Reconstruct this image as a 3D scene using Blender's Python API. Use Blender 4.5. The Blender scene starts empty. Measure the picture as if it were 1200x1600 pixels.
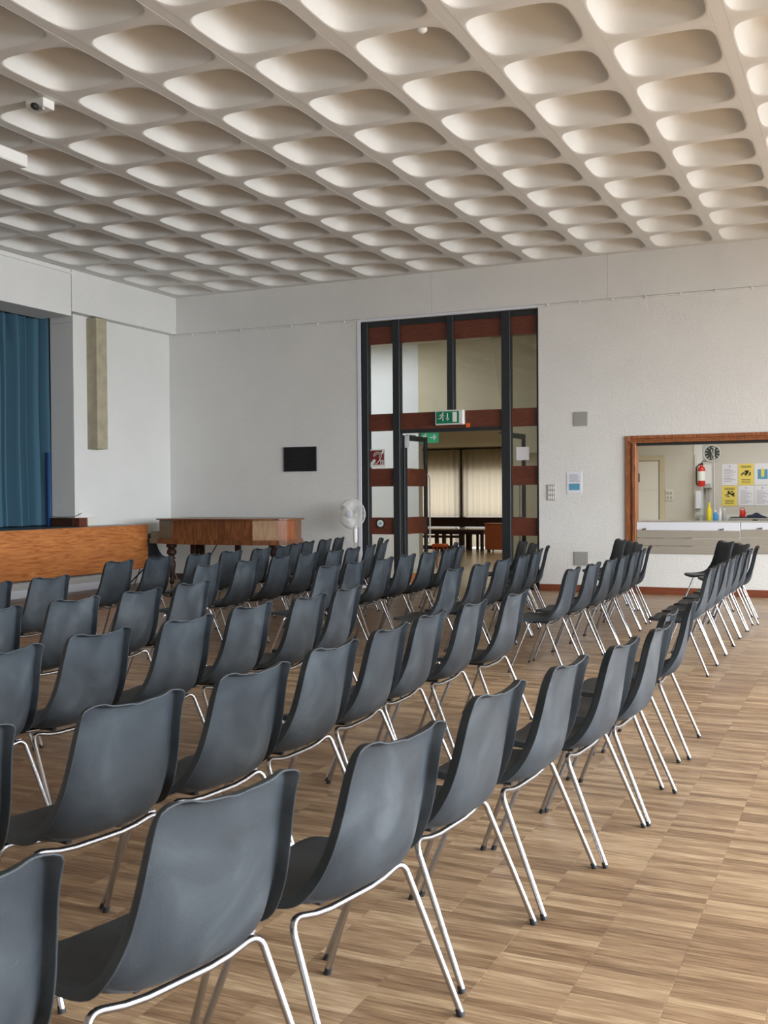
import bpy, bmesh, math, random
from mathutils import Vector, Matrix
random.seed(7)
sc = bpy.context.scene
COL = sc.collection
# ------------------------------------------------------------------ camera
CAMZ = 1.4464
cd = bpy.data.cameras.new('camera'); cam = bpy.data.objects.new('camera', cd); COL.objects.link(cam)
cd.sensor_fit = 'HORIZONTAL'; cd.sensor_width = 24.0; cd.lens = 33.285; cd.clip_start = .05; cd.clip_end = 200
R3 = Matrix(((0.90937985, 0.0, 0.41596669), (0.41590294, 0.0174991, -0.90924062), (-0.00728235, 0.99984687, 0.01591236)))
cam.matrix_world = Matrix.Translation((0, 0, CAMZ)) @ R3.to_quaternion().to_matrix().to_4x4()
cd.dof.use_dof = True; cd.dof.focus_distance = 7.5; cd.dof.aperture_fstop = 9.0
sc.camera = cam
# ------------------------------------------------------------------ world, lights, exposure
w = bpy.data.worlds.new('daylight'); sc.world = w; w.use_nodes = True
bg = w.node_tree.nodes['Background']; bg.inputs[0].default_value = (.80, .90, 1.0, 1); bg.inputs[1].default_value = 1.0
def area(name, loc, size, rot, power, color, spread=math.pi):
    l = bpy.data.lights.new(name, 'AREA'); l.shape = 'RECTANGLE'; l.size, l.size_y = size; l.energy = power; l.color = color; l.spread = spread
    o = bpy.data.objects.new(name, l); COL.objects.link(o); o.location = loc; o.rotation_euler = rot; o['kind'] = 'helper'
    return o
HP = math.pi / 2
area('window_daylight', (7.22, 6.2, 2.25), (3.5, 16.4), (0, HP - .76, 0), 2950, (.91, .955, 1.0), math.radians(140))        # daylight through the long window wall
area('foyer_daylight', (-9.2, 17.1, 4.3), (3.0, 2.0), (0, 0, 0), 80, (.86, .93, 1.0))
area('far_room_fill', (-6.8, 22.6, 2.66), (2.5, 3.0), (0, 0, 0), 26, (1.0, .90, .74))  # warm overhead fill added in the far room, no fitting seen
area('clubroom_daylight', (-9.8, 27.75, 1.02), (5.6, 2.0), (-HP, 0, 0), 68, (1.0, .95, .86))
area('kitchen_lamp', (-1.2, 17.3, 2.78), (2.6, 1.2), (0, 0, 0), 54, (.97, .98, 1.0))
sc.view_settings.view_transform = 'Standard'; sc.view_settings.look = 'None'
sc.view_settings.exposure = 0.22; sc.view_settings.gamma = 1.0; sc.view_settings.use_curve_mapping = False
sc.cycles.max_bounces = 10; sc.cycles.diffuse_bounces = 6; sc.cycles.glossy_bounces = 4; sc.cycles.transparent_max_bounces = 12
sc.cycles.caustics_reflective = False; sc.cycles.caustics_refractive = False; sc.cycles.sample_clamp_indirect = 6.0

# ------------------------------------------------------------------ materials
def mat(name, col, rough=.6, metal=0.0, spec=.5, noise=None, bump=None, emit=None, coat=0):
    """noise=(scale, amount, detail) colour mottling; bump=(scale, strength)"""
    m = bpy.data.materials.new(name); m.use_nodes = True; nt = m.node_tree; b = nt.nodes['Principled BSDF']
    b.inputs['Base Color'].default_value = (*col, 1); b.inputs['Roughness'].default_value = rough
    b.inputs['Metallic'].default_value = metal; b.inputs['Specular IOR Level'].default_value = spec
    b.inputs['Coat Weight'].default_value = coat
    tc = nt.nodes.new('ShaderNodeTexCoord')
    if noise:
        n = nt.nodes.new('ShaderNodeTexNoise'); n.inputs['Scale'].default_value = noise[0]; n.inputs['Detail'].default_value = noise[2] if len(noise) > 2 else 4
        nt.links.new(tc.outputs['Object'], n.inputs['Vector'])
        r = nt.nodes.new('ShaderNodeValToRGB'); a = noise[1]
        r.color_ramp.elements[0].position = .3; r.color_ramp.elements[1].position = .7
        r.color_ramp.elements[0].color = (*[c * (1 - a) for c in col], 1); r.color_ramp.elements[1].color = (*[min(1, c * (1 + a)) for c in col], 1)
        nt.links.new(n.outputs['Fac'], r.inputs[0]); nt.links.new(r.outputs[0], b.inputs['Base Color'])
    if bump:
        n2 = nt.nodes.new('ShaderNodeTexNoise'); n2.inputs['Scale'].default_value = bump[0]; n2.inputs['Detail'].default_value = 3
        nt.links.new(tc.outputs['Object'], n2.inputs['Vector'])
        bp = nt.nodes.new('ShaderNodeBump'); bp.inputs['Strength'].default_value = bump[1]; bp.inputs['Distance'].default_value = .01
        nt.links.new(n2.outputs['Fac'], bp.inputs['Height']); nt.links.new(bp.outputs[0], b.inputs['Normal'])
    if emit: b.inputs['Emission Color'].default_value = (*emit[0], 1); b.inputs['Emission Strength'].default_value = emit[1]
    return m

def wood(name, c1, c2, scale=(1, 12, 12), rough=.45, dist=3.0, coat=0, big=None):
    m = bpy.data.materials.new(name); m.use_nodes = True; nt = m.node_tree; b = nt.nodes['Principled BSDF']
    tc = nt.nodes.new('ShaderNodeTexCoord'); mp = nt.nodes.new('ShaderNodeMapping'); mp.inputs['Scale'].default_value = scale
    nt.links.new(tc.outputs['Object'], mp.inputs[0])
    n = nt.nodes.new('ShaderNodeTexNoise'); n.inputs['Scale'].default_value = 2.0; n.inputs['Detail'].default_value = 6; n.inputs['Distortion'].default_value = dist
    nt.links.new(mp.outputs[0], n.inputs['Vector'])
    r = nt.nodes.new('ShaderNodeValToRGB'); r.color_ramp.elements[0].position = .32; r.color_ramp.elements[1].position = .68
    r.color_ramp.elements[0].color = (*c1, 1); r.color_ramp.elements[1].color = (*c2, 1)
    nt.links.new(n.outputs['Fac'], r.inputs[0]); nt.links.new(r.outputs[0], b.inputs['Base Color'])
    b.inputs['Roughness'].default_value = rough; b.inputs['Coat Weight'].default_value = coat
    return m

def glass(name, tint=(1, 1, 1), refl=.03):
    m = bpy.data.materials.new(name); m.use_nodes = True; nt = m.node_tree
    for n in list(nt.nodes): nt.nodes.remove(n)
    o = nt.nodes.new('ShaderNodeOutputMaterial'); mx = nt.nodes.new('ShaderNodeMixShader'); t = nt.nodes.new('ShaderNodeBsdfTransparent')
    g = nt.nodes.new('ShaderNodeBsdfGlossy'); g.inputs['Roughness'].default_value = .02; t.inputs[0].default_value = (*tint, 1)
    mx.inputs[0].default_value = refl; nt.links.new(t.outputs[0], mx.inputs[1]); nt.links.new(g.outputs[0], mx.inputs[2]); nt.links.new(mx.outputs[0], o.inputs[0])
    return m

def floor_material():
    m = bpy.data.materials.new('oak_strip_parquet'); m.use_nodes = True; nt = m.node_tree; b = nt.nodes['Principled BSDF']; L = nt.links.new
    geo = nt.nodes.new('ShaderNodeNewGeometry'); sep = nt.nodes.new('ShaderNodeSeparateXYZ'); L(geo.outputs['Position'], sep.inputs[0])
    def mth(op, a, bv=None):
        n = nt.nodes.new('ShaderNodeMath'); n.operation = op
        for i, v in enumerate((a, bv)):
            if v is None: continue
            if isinstance(v, (int, float)): n.inputs[i].default_value = v
            else: L(v, n.inputs[i])
        return n.outputs[0]
    ix = mth('FLOOR', mth('DIVIDE', sep.outputs[0], .265)); iy = mth('FLOOR', mth('DIVIDE', sep.outputs[1], .047))
    cb = nt.nodes.new('ShaderNodeCombineXYZ'); L(ix, cb.inputs[0]); L(iy, cb.inputs[1])
    wn = nt.nodes.new('ShaderNodeTexWhiteNoise'); wn.noise_dimensions = '3D'; L(cb.outputs[0], wn.inputs['Vector'])
    # fibre grain along X, shifted per strip
    cb2 = nt.nodes.new('ShaderNodeCombineXYZ'); L(mth('MULTIPLY', sep.outputs[0], 7.0), cb2.inputs[0]); L(mth('MULTIPLY', sep.outputs[1], 95.0), cb2.inputs[1]); L(mth('MULTIPLY', wn.outputs['Value'], 37.0), cb2.inputs[2])
    gn = nt.nodes.new('ShaderNodeTexNoise'); gn.inputs['Scale'].default_value = 1.0; gn.inputs['Detail'].default_value = 3; L(cb2.outputs[0], gn.inputs['Vector'])
    # worn patches
    wp = nt.nodes.new('ShaderNodeTexNoise'); wp.inputs['Scale'].default_value = .9; wp.inputs['Detail'].default_value = 4; L(geo.outputs['Position'], wp.inputs['Vector'])
    f = mth('ADD', mth('MULTIPLY', wn.outputs['Value'], .40), mth('MULTIPLY', gn.outputs['Fac'], 1.15))
    f = mth('ADD', mth('SUBTRACT', f, .25), mth('MULTIPLY', mth('SUBTRACT', wp.outputs['Fac'], .5), .35))
    r = nt.nodes.new('ShaderNodeValToRGB'); e = r.color_ramp.elements
    e[0].position = .18; e[0].color = (.155, .090, .048, 1); e[1].position = .92; e[1].color = (.56, .415, .26, 1)
    k = e.new(.5); k.color = (.30, .192, .108, 1); k2 = e.new(.7); k2.color = (.41, .282, .168, 1)
    L(f, r.inputs[0]); L(r.outputs[0], b.inputs['Base Color'])
    rr = mth('ADD', mth('MULTIPLY', wp.outputs['Fac'], .22), .26); L(rr, b.inputs['Roughness']); b.inputs['Specular IOR Level'].default_value = .45
    return m

M = {}
M['floor'] = floor_material()
M['wall'] = mat('white_roughcast_paint', (.72, .725, .71), .85, noise=(1.2, .03), bump=(42, .5))
M['wall_ceiling'] = mat('cream_painted_concrete', (.71, .71, .685), .8, noise=(1.5, .03), bump=(90, .10))
M['concrete'] = mat('bare_concrete', (.40, .36, .26), .85, noise=(6, .12), bump=(60, .2))
M['olive'] = mat('buff_paint', (.56, .50, .35), .85, noise=(2, .04), bump=(60, .2))
M['kwall'] = mat('cream_kitchen_paint', (.62, .595, .53), .7, noise=(2, .02))
M['skirt'] = wood('red_brown_skirting', (.14, .035, .016), (.25, .07, .03), (1, 10, 10), .4)
M['black'] = mat('black_painted_steel', (.018, .022, .026), .42)
M['redwood'] = wood('dark_red_mahogany', (.085, .022, .012), (.17, .045, .022), (1.5, 14, 14), .4)
M['orangewood'] = wood('orange_sapele_ply', (.33, .10, .028), (.56, .22, .065), (2.5, .9, 9), .38, 2.2)
M['hatchwood'] = wood('varnished_hatch_frame', (.16, .05, .02), (.42, .15, .05), (12, 8, 1.2), .35)
M['stagefloor'] = mat('dark_stage_boards', (.030, .028, .028), .35)
M['white'] = mat('white_plastic', (.78, .78, .76), .35)
M['whitegloss'] = mat('white_gloss_paint', (.74, .77, .84), .4)
M['cream'] = mat('cream_gloss_paint', (.74, .72, .66), .4)
M['grey'] = mat('grey_plastic', (.42, .42, .40), .5)
M['greyvent'] = mat('grey_vent_metal', (.36, .36, .34), .6, noise=(220, .25, 2))
M['slat'] = mat('grey_beige_laminate', (.34, .31, .26), .55, noise=(160, .10, 2))
M['chrome'] = mat('chrome_tube', (.43, .44, .47), .25, 1.0)
M['rubber'] = mat('black_rubber', (.015, .015, .017), .7)
M['glass'] = glass('clear_glass')
M['curtain'] = mat('blue_stage_velvet', (.058, .130, .185), .9, spec=.15)
M['bronze'] = mat('dark_bronze_plate', (.018, .018, .02), .4, .3, noise=(60, .4))
M['floor2'] = mat('pale_polished_vinyl', (.50, .41, .27), .22, noise=(1.3, .12))
M['red'] = mat('red_enamel', (.62, .035, .02), .3)
M['maroon'] = mat('maroon_print', (.20, .02, .02), .6)
M['green'] = mat('green_sign_print', (.0, .20, .10), .45)
M['green2'] = mat('light_green_sign_print', (.02, .33, .15), .45)
M['print'] = mat('white_print', (.82, .85, .80), .6)
M['paper'] = mat('white_paper', (.78, .78, .82), .7)
M['yellow'] = mat('yellow_paper', (.82, .66, .14), .7)
M['ink'] = mat('grey_ink', (.28, .28, .32), .7)
M['darkink'] = mat('dark_ink', (.06, .07, .03), .7)
M['blueink'] = mat('blue_ink', (.10, .33, .48), .7)
M['orange'] = mat('orange_plastic', (.80, .13, .02), .5)
M['bluebottle'] = mat('blue_liquid_bottle', (.05, .30, .60), .3)
M['yellowbottle'] = mat('yellow_bottle', (.85, .72, .02), .35)
M['steel'] = mat('brushed_steel', (.5, .5, .48), .35, .8)
M['cloth'] = mat('navy_cloth', (.012, .016, .04), .9)
M['darkwood'] = wood('dark_bench_wood', (.035, .014, .008), (.075, .028, .014), (2, 12, 12), .5)
M['cabinetwood'] = wood('orange_cabinet_veneer', (.36, .09, .03), (.50, .14, .045), (10, 2, 2), .45)
M['asphalt'] = mat('outside_paving', (.30, .30, .28), .9, noise=(5, .1))

def shell_material():
    m = bpy.data.materials.new('charcoal_moulded_plastic'); m.use_nodes = True; nt = m.node_tree; b = nt.nodes['Principled BSDF']; L = nt.links.new
    tc = nt.nodes.new('ShaderNodeTexCoord'); oi = nt.nodes.new('ShaderNodeObjectInfo')
    ad = nt.nodes.new('ShaderNodeVectorMath'); ad.operation = 'MULTIPLY_ADD'; L(tc.outputs['Object'], ad.inputs[0]); ad.inputs[1].default_value = (1, 1, 1)
    cb = nt.nodes.new('ShaderNodeCombineXYZ'); mu = nt.nodes.new('ShaderNodeMath'); mu.operation = 'MULTIPLY'; mu.inputs[1].default_value = 40; L(oi.outputs['Random'], mu.inputs[0])
    L(mu.outputs[0], cb.inputs[0]); L(mu.outputs[0], cb.inputs[1]); L(cb.outputs[0], ad.inputs[2])
    n1 = nt.nodes.new('ShaderNodeTexNoise'); n1.inputs['Scale'].default_value = 5; n1.inputs['Detail'].default_value = 5; n1.inputs['Distortion'].default_value = .6; L(ad.outputs[0], n1.inputs['Vector'])
    r = nt.nodes.new('ShaderNodeValToRGB'); e = r.color_ramp.elements
    e[0].position = .30; e[0].color = (.020, .026, .033, 1); e[1].position = .80; e[1].color = (.074, .089, .102, 1); k = e.new(.55); k.color = (.036, .046, .056, 1)
    L(n1.outputs['Fac'], r.inputs[0])
    # pale rubbed scuffs high on the back
    mp = nt.nodes.new('ShaderNodeMapping'); mp.inputs['Scale'].default_value = (1, 1, 3.5); L(ad.outputs[0], mp.inputs[0])
    n2 = nt.nodes.new('ShaderNodeTexNoise'); n2.inputs['Scale'].default_value = 9; n2.inputs['Detail'].default_value = 8; n2.inputs['Roughness'].default_value = .7; L(mp.outputs[0], n2.inputs['Vector'])
    r2 = nt.nodes.new('ShaderNodeValToRGB'); r2.color_ramp.elements[0].position = .66; r2.color_ramp.elements[0].color = (0, 0, 0, 1); r2.color_ramp.elements[1].position = .80; r2.color_ramp.elements[1].color = (.35, .35, .35, 1)
    L(n2.outputs['Fac'], r2.inputs[0])
    mx = nt.nodes.new('ShaderNodeMix'); mx.data_type = 'RGBA'; L(r2.outputs[0], mx.inputs['Factor']); L(r.outputs[0], mx.inputs['A']); mx.inputs['B'].default_value = (.26, .28, .29, 1)
    L(mx.outputs['Result'], b.inputs['Base Color'])
    b.inputs['Roughness'].default_value = .50; b.inputs['Specular IOR Level'].default_value = .35
    n3 = nt.nodes.new('ShaderNodeTexNoise'); n3.inputs['Scale'].default_value = 380; L(tc.outputs['Object'], n3.inputs['Vector'])
    bp = nt.nodes.new('ShaderNodeBump'); bp.inputs['Strength'].default_value = .25; bp.inputs['Distance'].default_value = .002; L(n3.outputs['Fac'], bp.inputs['Height']); L(bp.outputs[0], b.inputs['Normal'])
    return m
M['shell'] = shell_material()

def curtain_material():
    m = bpy.data.materials.new('cream_lined_curtain'); m.use_nodes = True; nt = m.node_tree
    for n in list(nt.nodes): nt.nodes.remove(n)
    o = nt.nodes.new('ShaderNodeOutputMaterial'); mx = nt.nodes.new('ShaderNodeMixShader'); d = nt.nodes.new('ShaderNodeBsdfDiffuse'); t = nt.nodes.new('ShaderNodeBsdfTranslucent')
    d.inputs[0].default_value = (.66, .58, .44, 1); t.inputs[0].default_value = (.62, .56, .46, 1); mx.inputs[0].default_value = .5
    nt.links.new(d.outputs[0], mx.inputs[1]); nt.links.new(t.outputs[0], mx.inputs[2]); nt.links.new(mx.outputs[0], o.inputs[0])
    return m
M['drape'] = curtain_material()

# ------------------------------------------------------------------ mesh helpers
class MB:
    def __init__(s): s.v = []; s.f = []
    def add(s, vs, fs):
        k = len(s.v); s.v += [tuple(v) for v in vs]; s.f += [tuple(i + k for i in f) for f in fs]; return s
    def box(s, x0, x1, y0, y1, z0, z1, c=0.0):
        if c <= 0:
            return s.add([(x, y, z) for z in (z0, z1) for y in (y0, y1) for x in (x0, x1)],
                         [(0, 2, 3, 1), (4, 5, 7, 6), (0, 1, 5, 4), (2, 6, 7, 3), (0, 4, 6, 2), (1, 3, 7, 5)])
        c = min(c, (x1 - x0) * .45, (y1 - y0) * .45, (z1 - z0) * .45)
        bm = bmesh.new(); bmesh.ops.create_cube(bm, size=1)
        for v in bm.verts: v.co = Vector(((x0 + x1) / 2 + v.co.x * (x1 - x0), (y0 + y1) / 2 + v.co.y * (y1 - y0), (z0 + z1) / 2 + v.co.z * (z1 - z0)))
        bmesh.ops.bevel(bm, geom=bm.edges[:], offset=c, segments=1, affect='EDGES')
        bm.verts.index_update(); s.add([v.co[:] for v in bm.verts], [[v.index for v in f.verts] for f in bm.faces]); bm.free(); return s
    def tube(s, pts, r, n=10, closed=False, caps=True):
        P = [Vector(p) for p in pts]; m = len(P); k0 = len(s.v); up = None; rr = r if isinstance(r, (list, tuple)) else [r] * m
        for i, p in enumerate(P):
            a = P[(i - 1) % m] if (closed or i > 0) else P[i]; b = P[(i + 1) % m] if (closed or i < m - 1) else P[i]
            t = (b - a).normalized()
            if up is None: up = Vector((0, 0, 1)) if abs(t.z) < .9 else Vector((1, 0, 0))
            u = (up - t * up.dot(t)).normalized(); up = u; q = t.cross(u)
            for j in range(n):
                an = 2 * math.pi * j / n; s.v.append(tuple(p + (u * math.cos(an) + q * math.sin(an)) * rr[i]))
        for i in range(m if closed else m - 1):
            for j in range(n):
                a = k0 + i * n + j; b = k0 + i * n + (j + 1) % n; c = k0 + ((i + 1) % m) * n + (j + 1) % n; d = k0 + ((i + 1) % m) * n + j
                s.f.append((a, b, c, d))
        if caps and not closed:
            s.f.append(tuple(k0 + j for j in range(n))[::-1]); s.f.append(tuple(k0 + (m - 1) * n + j for j in range(n)))
        return s
    def lathe(s, prof, c=(0, 0, 0), n=20, axis='z', caps=True):
        k0 = len(s.v)
        for r, h in prof:
            for j in range(n):
                an = 2 * math.pi * j / n; x, y = r * math.cos(an), r * math.sin(an)
                p = (x, y, h) if axis == 'z' else ((x, -h, y) if axis == 'y' else (h, x, y))
                s.v.append((c[0] + p[0], c[1] + p[1], c[2] + p[2]))
        for i in range(len(prof) - 1):
            for j in range(n): s.f.append((k0 + i * n + j, k0 + i * n + (j + 1) % n, k0 + (i + 1) * n + (j + 1) % n, k0 + (i + 1) * n + j))
        if caps and prof[0][0] > 1e-6: s.f.append(tuple(k0 + j for j in range(n))[::-1])
        if caps and prof[-1][0] > 1e-6: s.f.append(tuple(k0 + (len(prof) - 1) * n + j for j in range(n)))
        return s
    def prism(s, poly, z0, z1):
        n = len(poly); s.add([(x, y, z0) for x, y in poly] + [(x, y, z1) for x, y in poly],
                             [tuple(range(n))[::-1], tuple(range(n, 2 * n))] + [(i, (i + 1) % n, n + (i + 1) % n, n + i) for i in range(n)]); return s
    def vprism(s, poly, y0, y1):   # polygon in X-Z, extruded in Y
        n = len(poly); s.add([(x, y0, z) for x, z in poly] + [(x, y1, z) for x, z in poly],
                             [tuple(range(n)), tuple(range(n, 2 * n))[::-1]] + [(i, n + i, n + (i + 1) % n, (i + 1) % n) for i in range(n)]); return s
    def stroke(s, pts, wd, y0, y1):   # flat thick line in X-Z
        for (x0, z0), (x1, z1) in zip(pts, pts[1:]):
            d = math.hypot(x1 - x0, z1 - z0) or 1; ux, uz = (x1 - x0) / d * wd / 2, (z1 - z0) / d * wd / 2
            s.vprism([(x0 - ux * .6 - uz, z0 - uz * .6 + ux), (x0 - ux * .6 + uz, z0 - uz * .6 - ux), (x1 + ux * .6 + uz, z1 + uz * .6 - ux), (x1 + ux * .6 - uz, z1 + uz * .6 + ux)], y0, y1)
        return s
    def mesh(s, name, m, off=(0, 0, 0), smooth=False):
        me = bpy.data.meshes.new(name); me.from_pydata([(x - off[0], y - off[1], z - off[2]) for x, y, z in s.v], [], s.f); me.update()
        bm = bmesh.new(); bm.from_mesh(me); bmesh.ops.recalc_face_normals(bm, faces=bm.faces[:]); bm.to_mesh(me); bm.free()
        if smooth: me.polygons.foreach_set('use_smooth', [True] * len(me.polygons))
        me.materials.append(M[m] if isinstance(m, str) else m); return me

ORG = {}
def obj(name, mb, m, parent=None, loc=None, smooth=False, label=None):
    off = ORG[parent.name] if parent else (loc or (0, 0, 0))
    o = bpy.data.objects.new(name, mb.mesh(name, m, off, smooth)); COL.objects.link(o)
    if parent: o.parent = parent
    else: o.location = off
    ORG[o.name] = off
    if label: o['label'] = label
    if smooth and len(mb.f) < 60000:
        o.data.set_sharp_from_angle(angle=math.radians(38))
    return o
def thing(name, label, cat, loc=(0, 0, 0), group=None):
    o = bpy.data.objects.new(name, None); COL.objects.link(o); o.location = loc; o.empty_display_size = .1; ORG[o.name] = tuple(loc)
    o['label'] = label; o['category'] = cat
    if group: o['group'] = group
    return o
def tag(o, label, cat, group=None):
    o['label'] = label; o['category'] = cat
    if group: o['group'] = group
    return o
def struct(name, mb, m, parent=None, smooth=False, loc=None):
    o = obj(name, mb, m, parent, loc, smooth)
    if not parent: o['kind'] = 'structure'
    return o
def sempty(name, loc):
    o = bpy.data.objects.new(name, None); COL.objects.link(o); o.location = loc; ORG[o.name] = tuple(loc); o['kind'] = 'structure'; return o
def child_copy(src, parent, loc, name=None):
    o = src.copy(); COL.objects.link(o); o.parent = parent; o.location = loc; return o
B = lambda *a, **k: MB().box(*a, **k)

CZ = 4.906; YW = 15.457; XL = -11.19; XR = 6.95; YB = -3.6
# ------------------------------------------------------------------ floor
PW, PH = .265, .047
fl = struct('floor', B(XL - .5, XR + .2, YB - .2, YW + .2, -.2, -.008), 'floor')
far_y = math.ceil(8.9 / PH) * PH
FW = Vector((-0.41596669, 0.90924062, -0.01591236)); RT = Vector((0.90937985, 0.41590294, -0.00728235)); UP = FW.cross(RT) * -1
def view(x, y, z=0.0):
    p = Vector((x, y, z - CAMZ)); d = p.dot(FW)
    if d < .3: return None
    return 600 + 1664.24 * p.dot(RT) / d, 800 - 1664.24 * p.dot(UP) / d, d
cells = []
for ix in range(math.floor(XL / PW), math.ceil(XR / PW)):
    for iy in range(math.floor(YB / PH), round(far_y / PH)):
        cells.append((ix, iy))
near = []
for c in cells:
    v = view((c[0] + .5) * PW, (c[1] + .5) * PH)
    # open floor: parquet strips in front of and beside the chair rows
    if v and -10 < v[0] < 1215 and v[1] < 1612 and (c[0] + .5) * PW > -1.62: near.append((v[2], c))
near.sort(); near = set(c for _, c in near[:290])
pm = B(.0004, PW - .0004, .0003, PH - .0003, -.008, 0, c=.0005).mesh('parquet_strip', 'floor')
for c in sorted(near):
    o = bpy.data.objects.new('parquet_strip', pm); COL.objects.link(o); o.parent = fl; o.location = (c[0] * PW, c[1] * PH, random.uniform(-.0003, .0001))
vs, fs = [], []
for c in cells:
    if c in near: continue
    x0, x1, y0, y1 = c[0] * PW + .0004, (c[0] + 1) * PW - .0004, c[1] * PH + .0003, (c[1] + 1) * PH - .0003; z = random.uniform(-.0003, .0001); k = len(vs)
    vs += [(x0, y0, z), (x1, y0, z), (x1, y1, z), (x0, y1, z), (x0, y0, -.008), (x1, y0, -.008), (x1, y1, -.008), (x0, y1, -.008)]
    fs += [(k, k + 1, k + 2, k + 3), (k, k + 4, k + 5, k + 1), (k + 1, k + 5, k + 6, k + 2), (k + 2, k + 6, k + 7, k + 3), (k + 3, k + 7, k + 4, k)]
me = bpy.data.meshes.new('parquet_strips'); me.from_pydata(vs, [], fs); me.materials.append(M['floor'])
o = bpy.data.objects.new('parquet_strips', me); COL.objects.link(o); o.parent = fl; o['kind'] = 'stuff'
obj('far_floor', B(XL - .5, XR + .2, far_y, YW + .2, -.008, 0), 'floor', fl)

# ------------------------------------------------------------------ ceiling of coffers
ceil = struct('ceiling', B(XL - .5, XR + .3, YB - .2, YW + .3, CZ + .36, CZ + .5), 'wall_ceiling')
def coffer_mesh():
    N = 64; mb = MB(); hx, hy, D = .385, .385, .24
    rings = [(1.03, 0), (1.0, .004), (.985, .02), (.955, .055), (.91, .098), (.85, .140), (.76, .183), (.64, .218), (.48, .245), (.30, .262), (.12, .269)]
    def sup(t, a, b, n):
        c, s = math.cos(t), math.sin(t); return a * math.copysign(abs(c) ** (2 / n), c), b * math.copysign(abs(s) ** (2 / n), s)
    rings = [(r, h * D / .27) for r, h in rings]
    rows = []
    ts = [2 * math.pi * (j + .5) / N for j in range(N)]
    outer = []
    for t in ts:
        c, s = math.cos(t), math.sin(t); m = max(abs(c) / .4, abs(s) / .45); outer.append((c / m, s / m, 0.0))
    def snap(p):   # keep the panel corners square
        return p
    rows.append(outer)
    for r, h in rings:
        n = 4.2 if r > .9 else 2.4 + 1.8 * (r / .9) ** 2
        rows.append([(*sup(t, hx * r, hy * r, n), h) for t in ts])
    k = 0
    for row in rows: mb.v += row
    nr = len(rows)
    for i in range(nr - 1):
        for j in range(N):
            mb.f.append((i * N + j, i * N + (j + 1) % N, (i + 1) * N + (j + 1) % N, (i + 1) * N + j))
    mb.v.append((0, 0, D)); c = len(mb.v) - 1
    for j in range(N): mb.f.append(((nr - 1) * N + j, (nr - 1) * N + (j + 1) % N, c))
    # square corners of the panel and its upstand edge
    q = N // 8
    for a, (cx, cy) in zip((q, 3 * q, 5 * q, 7 * q), ((.4, .45), (-.4, .45), (-.4, -.45), (.4, -.45))):
        # corner point lies between the outer samples that straddle it
        best = min(range(N), key=lambda j: math.hypot((outer[j][0] + outer[(j + 1) % N][0]) / 2 - cx, (outer[j][1] + outer[(j + 1) % N][1]) / 2 - cy))
        mb.v.append((cx, cy, 0)); mb.f.append((best, len(mb.v) - 1, (best + 1) % N))
    k = len(mb.v)
    mb.v += [(-.4, -.45, 0), (.4, -.45, 0), (.4, .45, 0), (-.4, .45, 0), (-.4, -.45, .03), (.4, -.45, .03), (.4, .45, .03), (-.4, .45, .03)]
    mb.f += [(k + a, k + (a + 1) % 4, k + 4 + (a + 1) % 4, k + 4 + a) for a in range(4)]
    me = mb.mesh('coffer', 'wall_ceiling', smooth=True)
    return me
cm = coffer_mesh(); cm.set_sharp_from_angle(angle=math.radians(50))
X0, Y0 = -2.356, 14.933
rest = MB()
for i in range(-9, 11):
    for j in range(0, 21):
        x, y = X0 + .9 * i, Y0 - .9 * j
        if j <= 14 and i <= 4:
            o = bpy.data.objects.new('coffer', cm); COL.objects.link(o); o.parent = ceil; o.location = (x, y, CZ)
        else:
            k = len(rest.v); rest.v += [(v.co.x + x, v.co.y + y, v.co.z + CZ) for v in cm.vertices]; rest.f += [tuple(a + k for a in p.vertices) for p in cm.polygons]
o = obj('coffers', rest, 'wall_ceiling', ceil, smooth=True); o['kind'] = 'stuff'
sm = B(-.0492, .0492, YB, Y0 + .45, .0, .03, c=.002).mesh('joint_strip', 'wall_ceiling')
for i in range(-9, 12):
    o = bpy.data.objects.new('joint_strip', sm); COL.objects.link(o); o.parent = ceil; o.location = (X0 + .9 * i - .45, 0, CZ + random.uniform(.0, .0012))
obj('edge_strip', B(XL - .3, X0 - 8.1 - .45 - .0505, YB, YW + .1, CZ - .001, CZ + .05), 'wall_ceiling', ceil)
obj('edge_strip', B(X0 - 8.1 - .501, XR + .1, Y0 + .451, YW + .1, CZ + .001, CZ + .05), 'wall_ceiling', ceil)
obj('edge_strip', B(X0 + 9.0 + .499, XR + .1, YB, YW + .1, CZ, CZ + .05), 'wall_ceiling', ceil)

# ------------------------------------------------------------------ walls
wb = MB()
wb.box(XL - .45, -7.46, YW, YW + .2, 0, 4.27); wb.box(-4.52, -3.225, YW, YW + .2, 0, 4.27)
wb.box(-3.225, -.3, YW, YW + .2, 0, .60); wb.box(-3.225, -.3, YW, YW + .2, 2.27, 4.27); wb.box(-.3, XR + .2, YW, YW + .2, 0, 4.27)
wbk = struct('wall_back', wb, 'wall')
for x0, x1 in ((-11.04, -6.235), (-6.231, -3.484), (-3.480, .1), (.104, XR)):
    obj('beam_panel', B(x0, x1, YW - .004, YW + .2, 4.272, CZ + .02, c=.003), 'wall', wbk)
wl = MB(); wl.box(XL - .45, XL, 12.98, YW, 0, 4.272); struct('wall_left_rear', B(XL - .45, XL, YB, 3.0, 0, 4.272), 'wall')
wlf = struct('wall_left', wl, 'wall')
obj('beam_panel', B(XL - .45, -11.04, 12.795, YW, 4.275, CZ + .02, c=.003), 'wall', wlf)
lin = struct('beam_stage', B(XL - .45, -11.045, 3.0, 12.785, 4.20, CZ + .02, c=.003), 'wall')
obj('lintel_trim', B(-11.05, -11.02, 3.0, 12.80, 4.835, 4.86), 'wall', lin)
obj('beam_panel', B(XL - .45, -11.04, YB, 2.99, 4.275, CZ + .02, c=.003), 'wall', lin)
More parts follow.
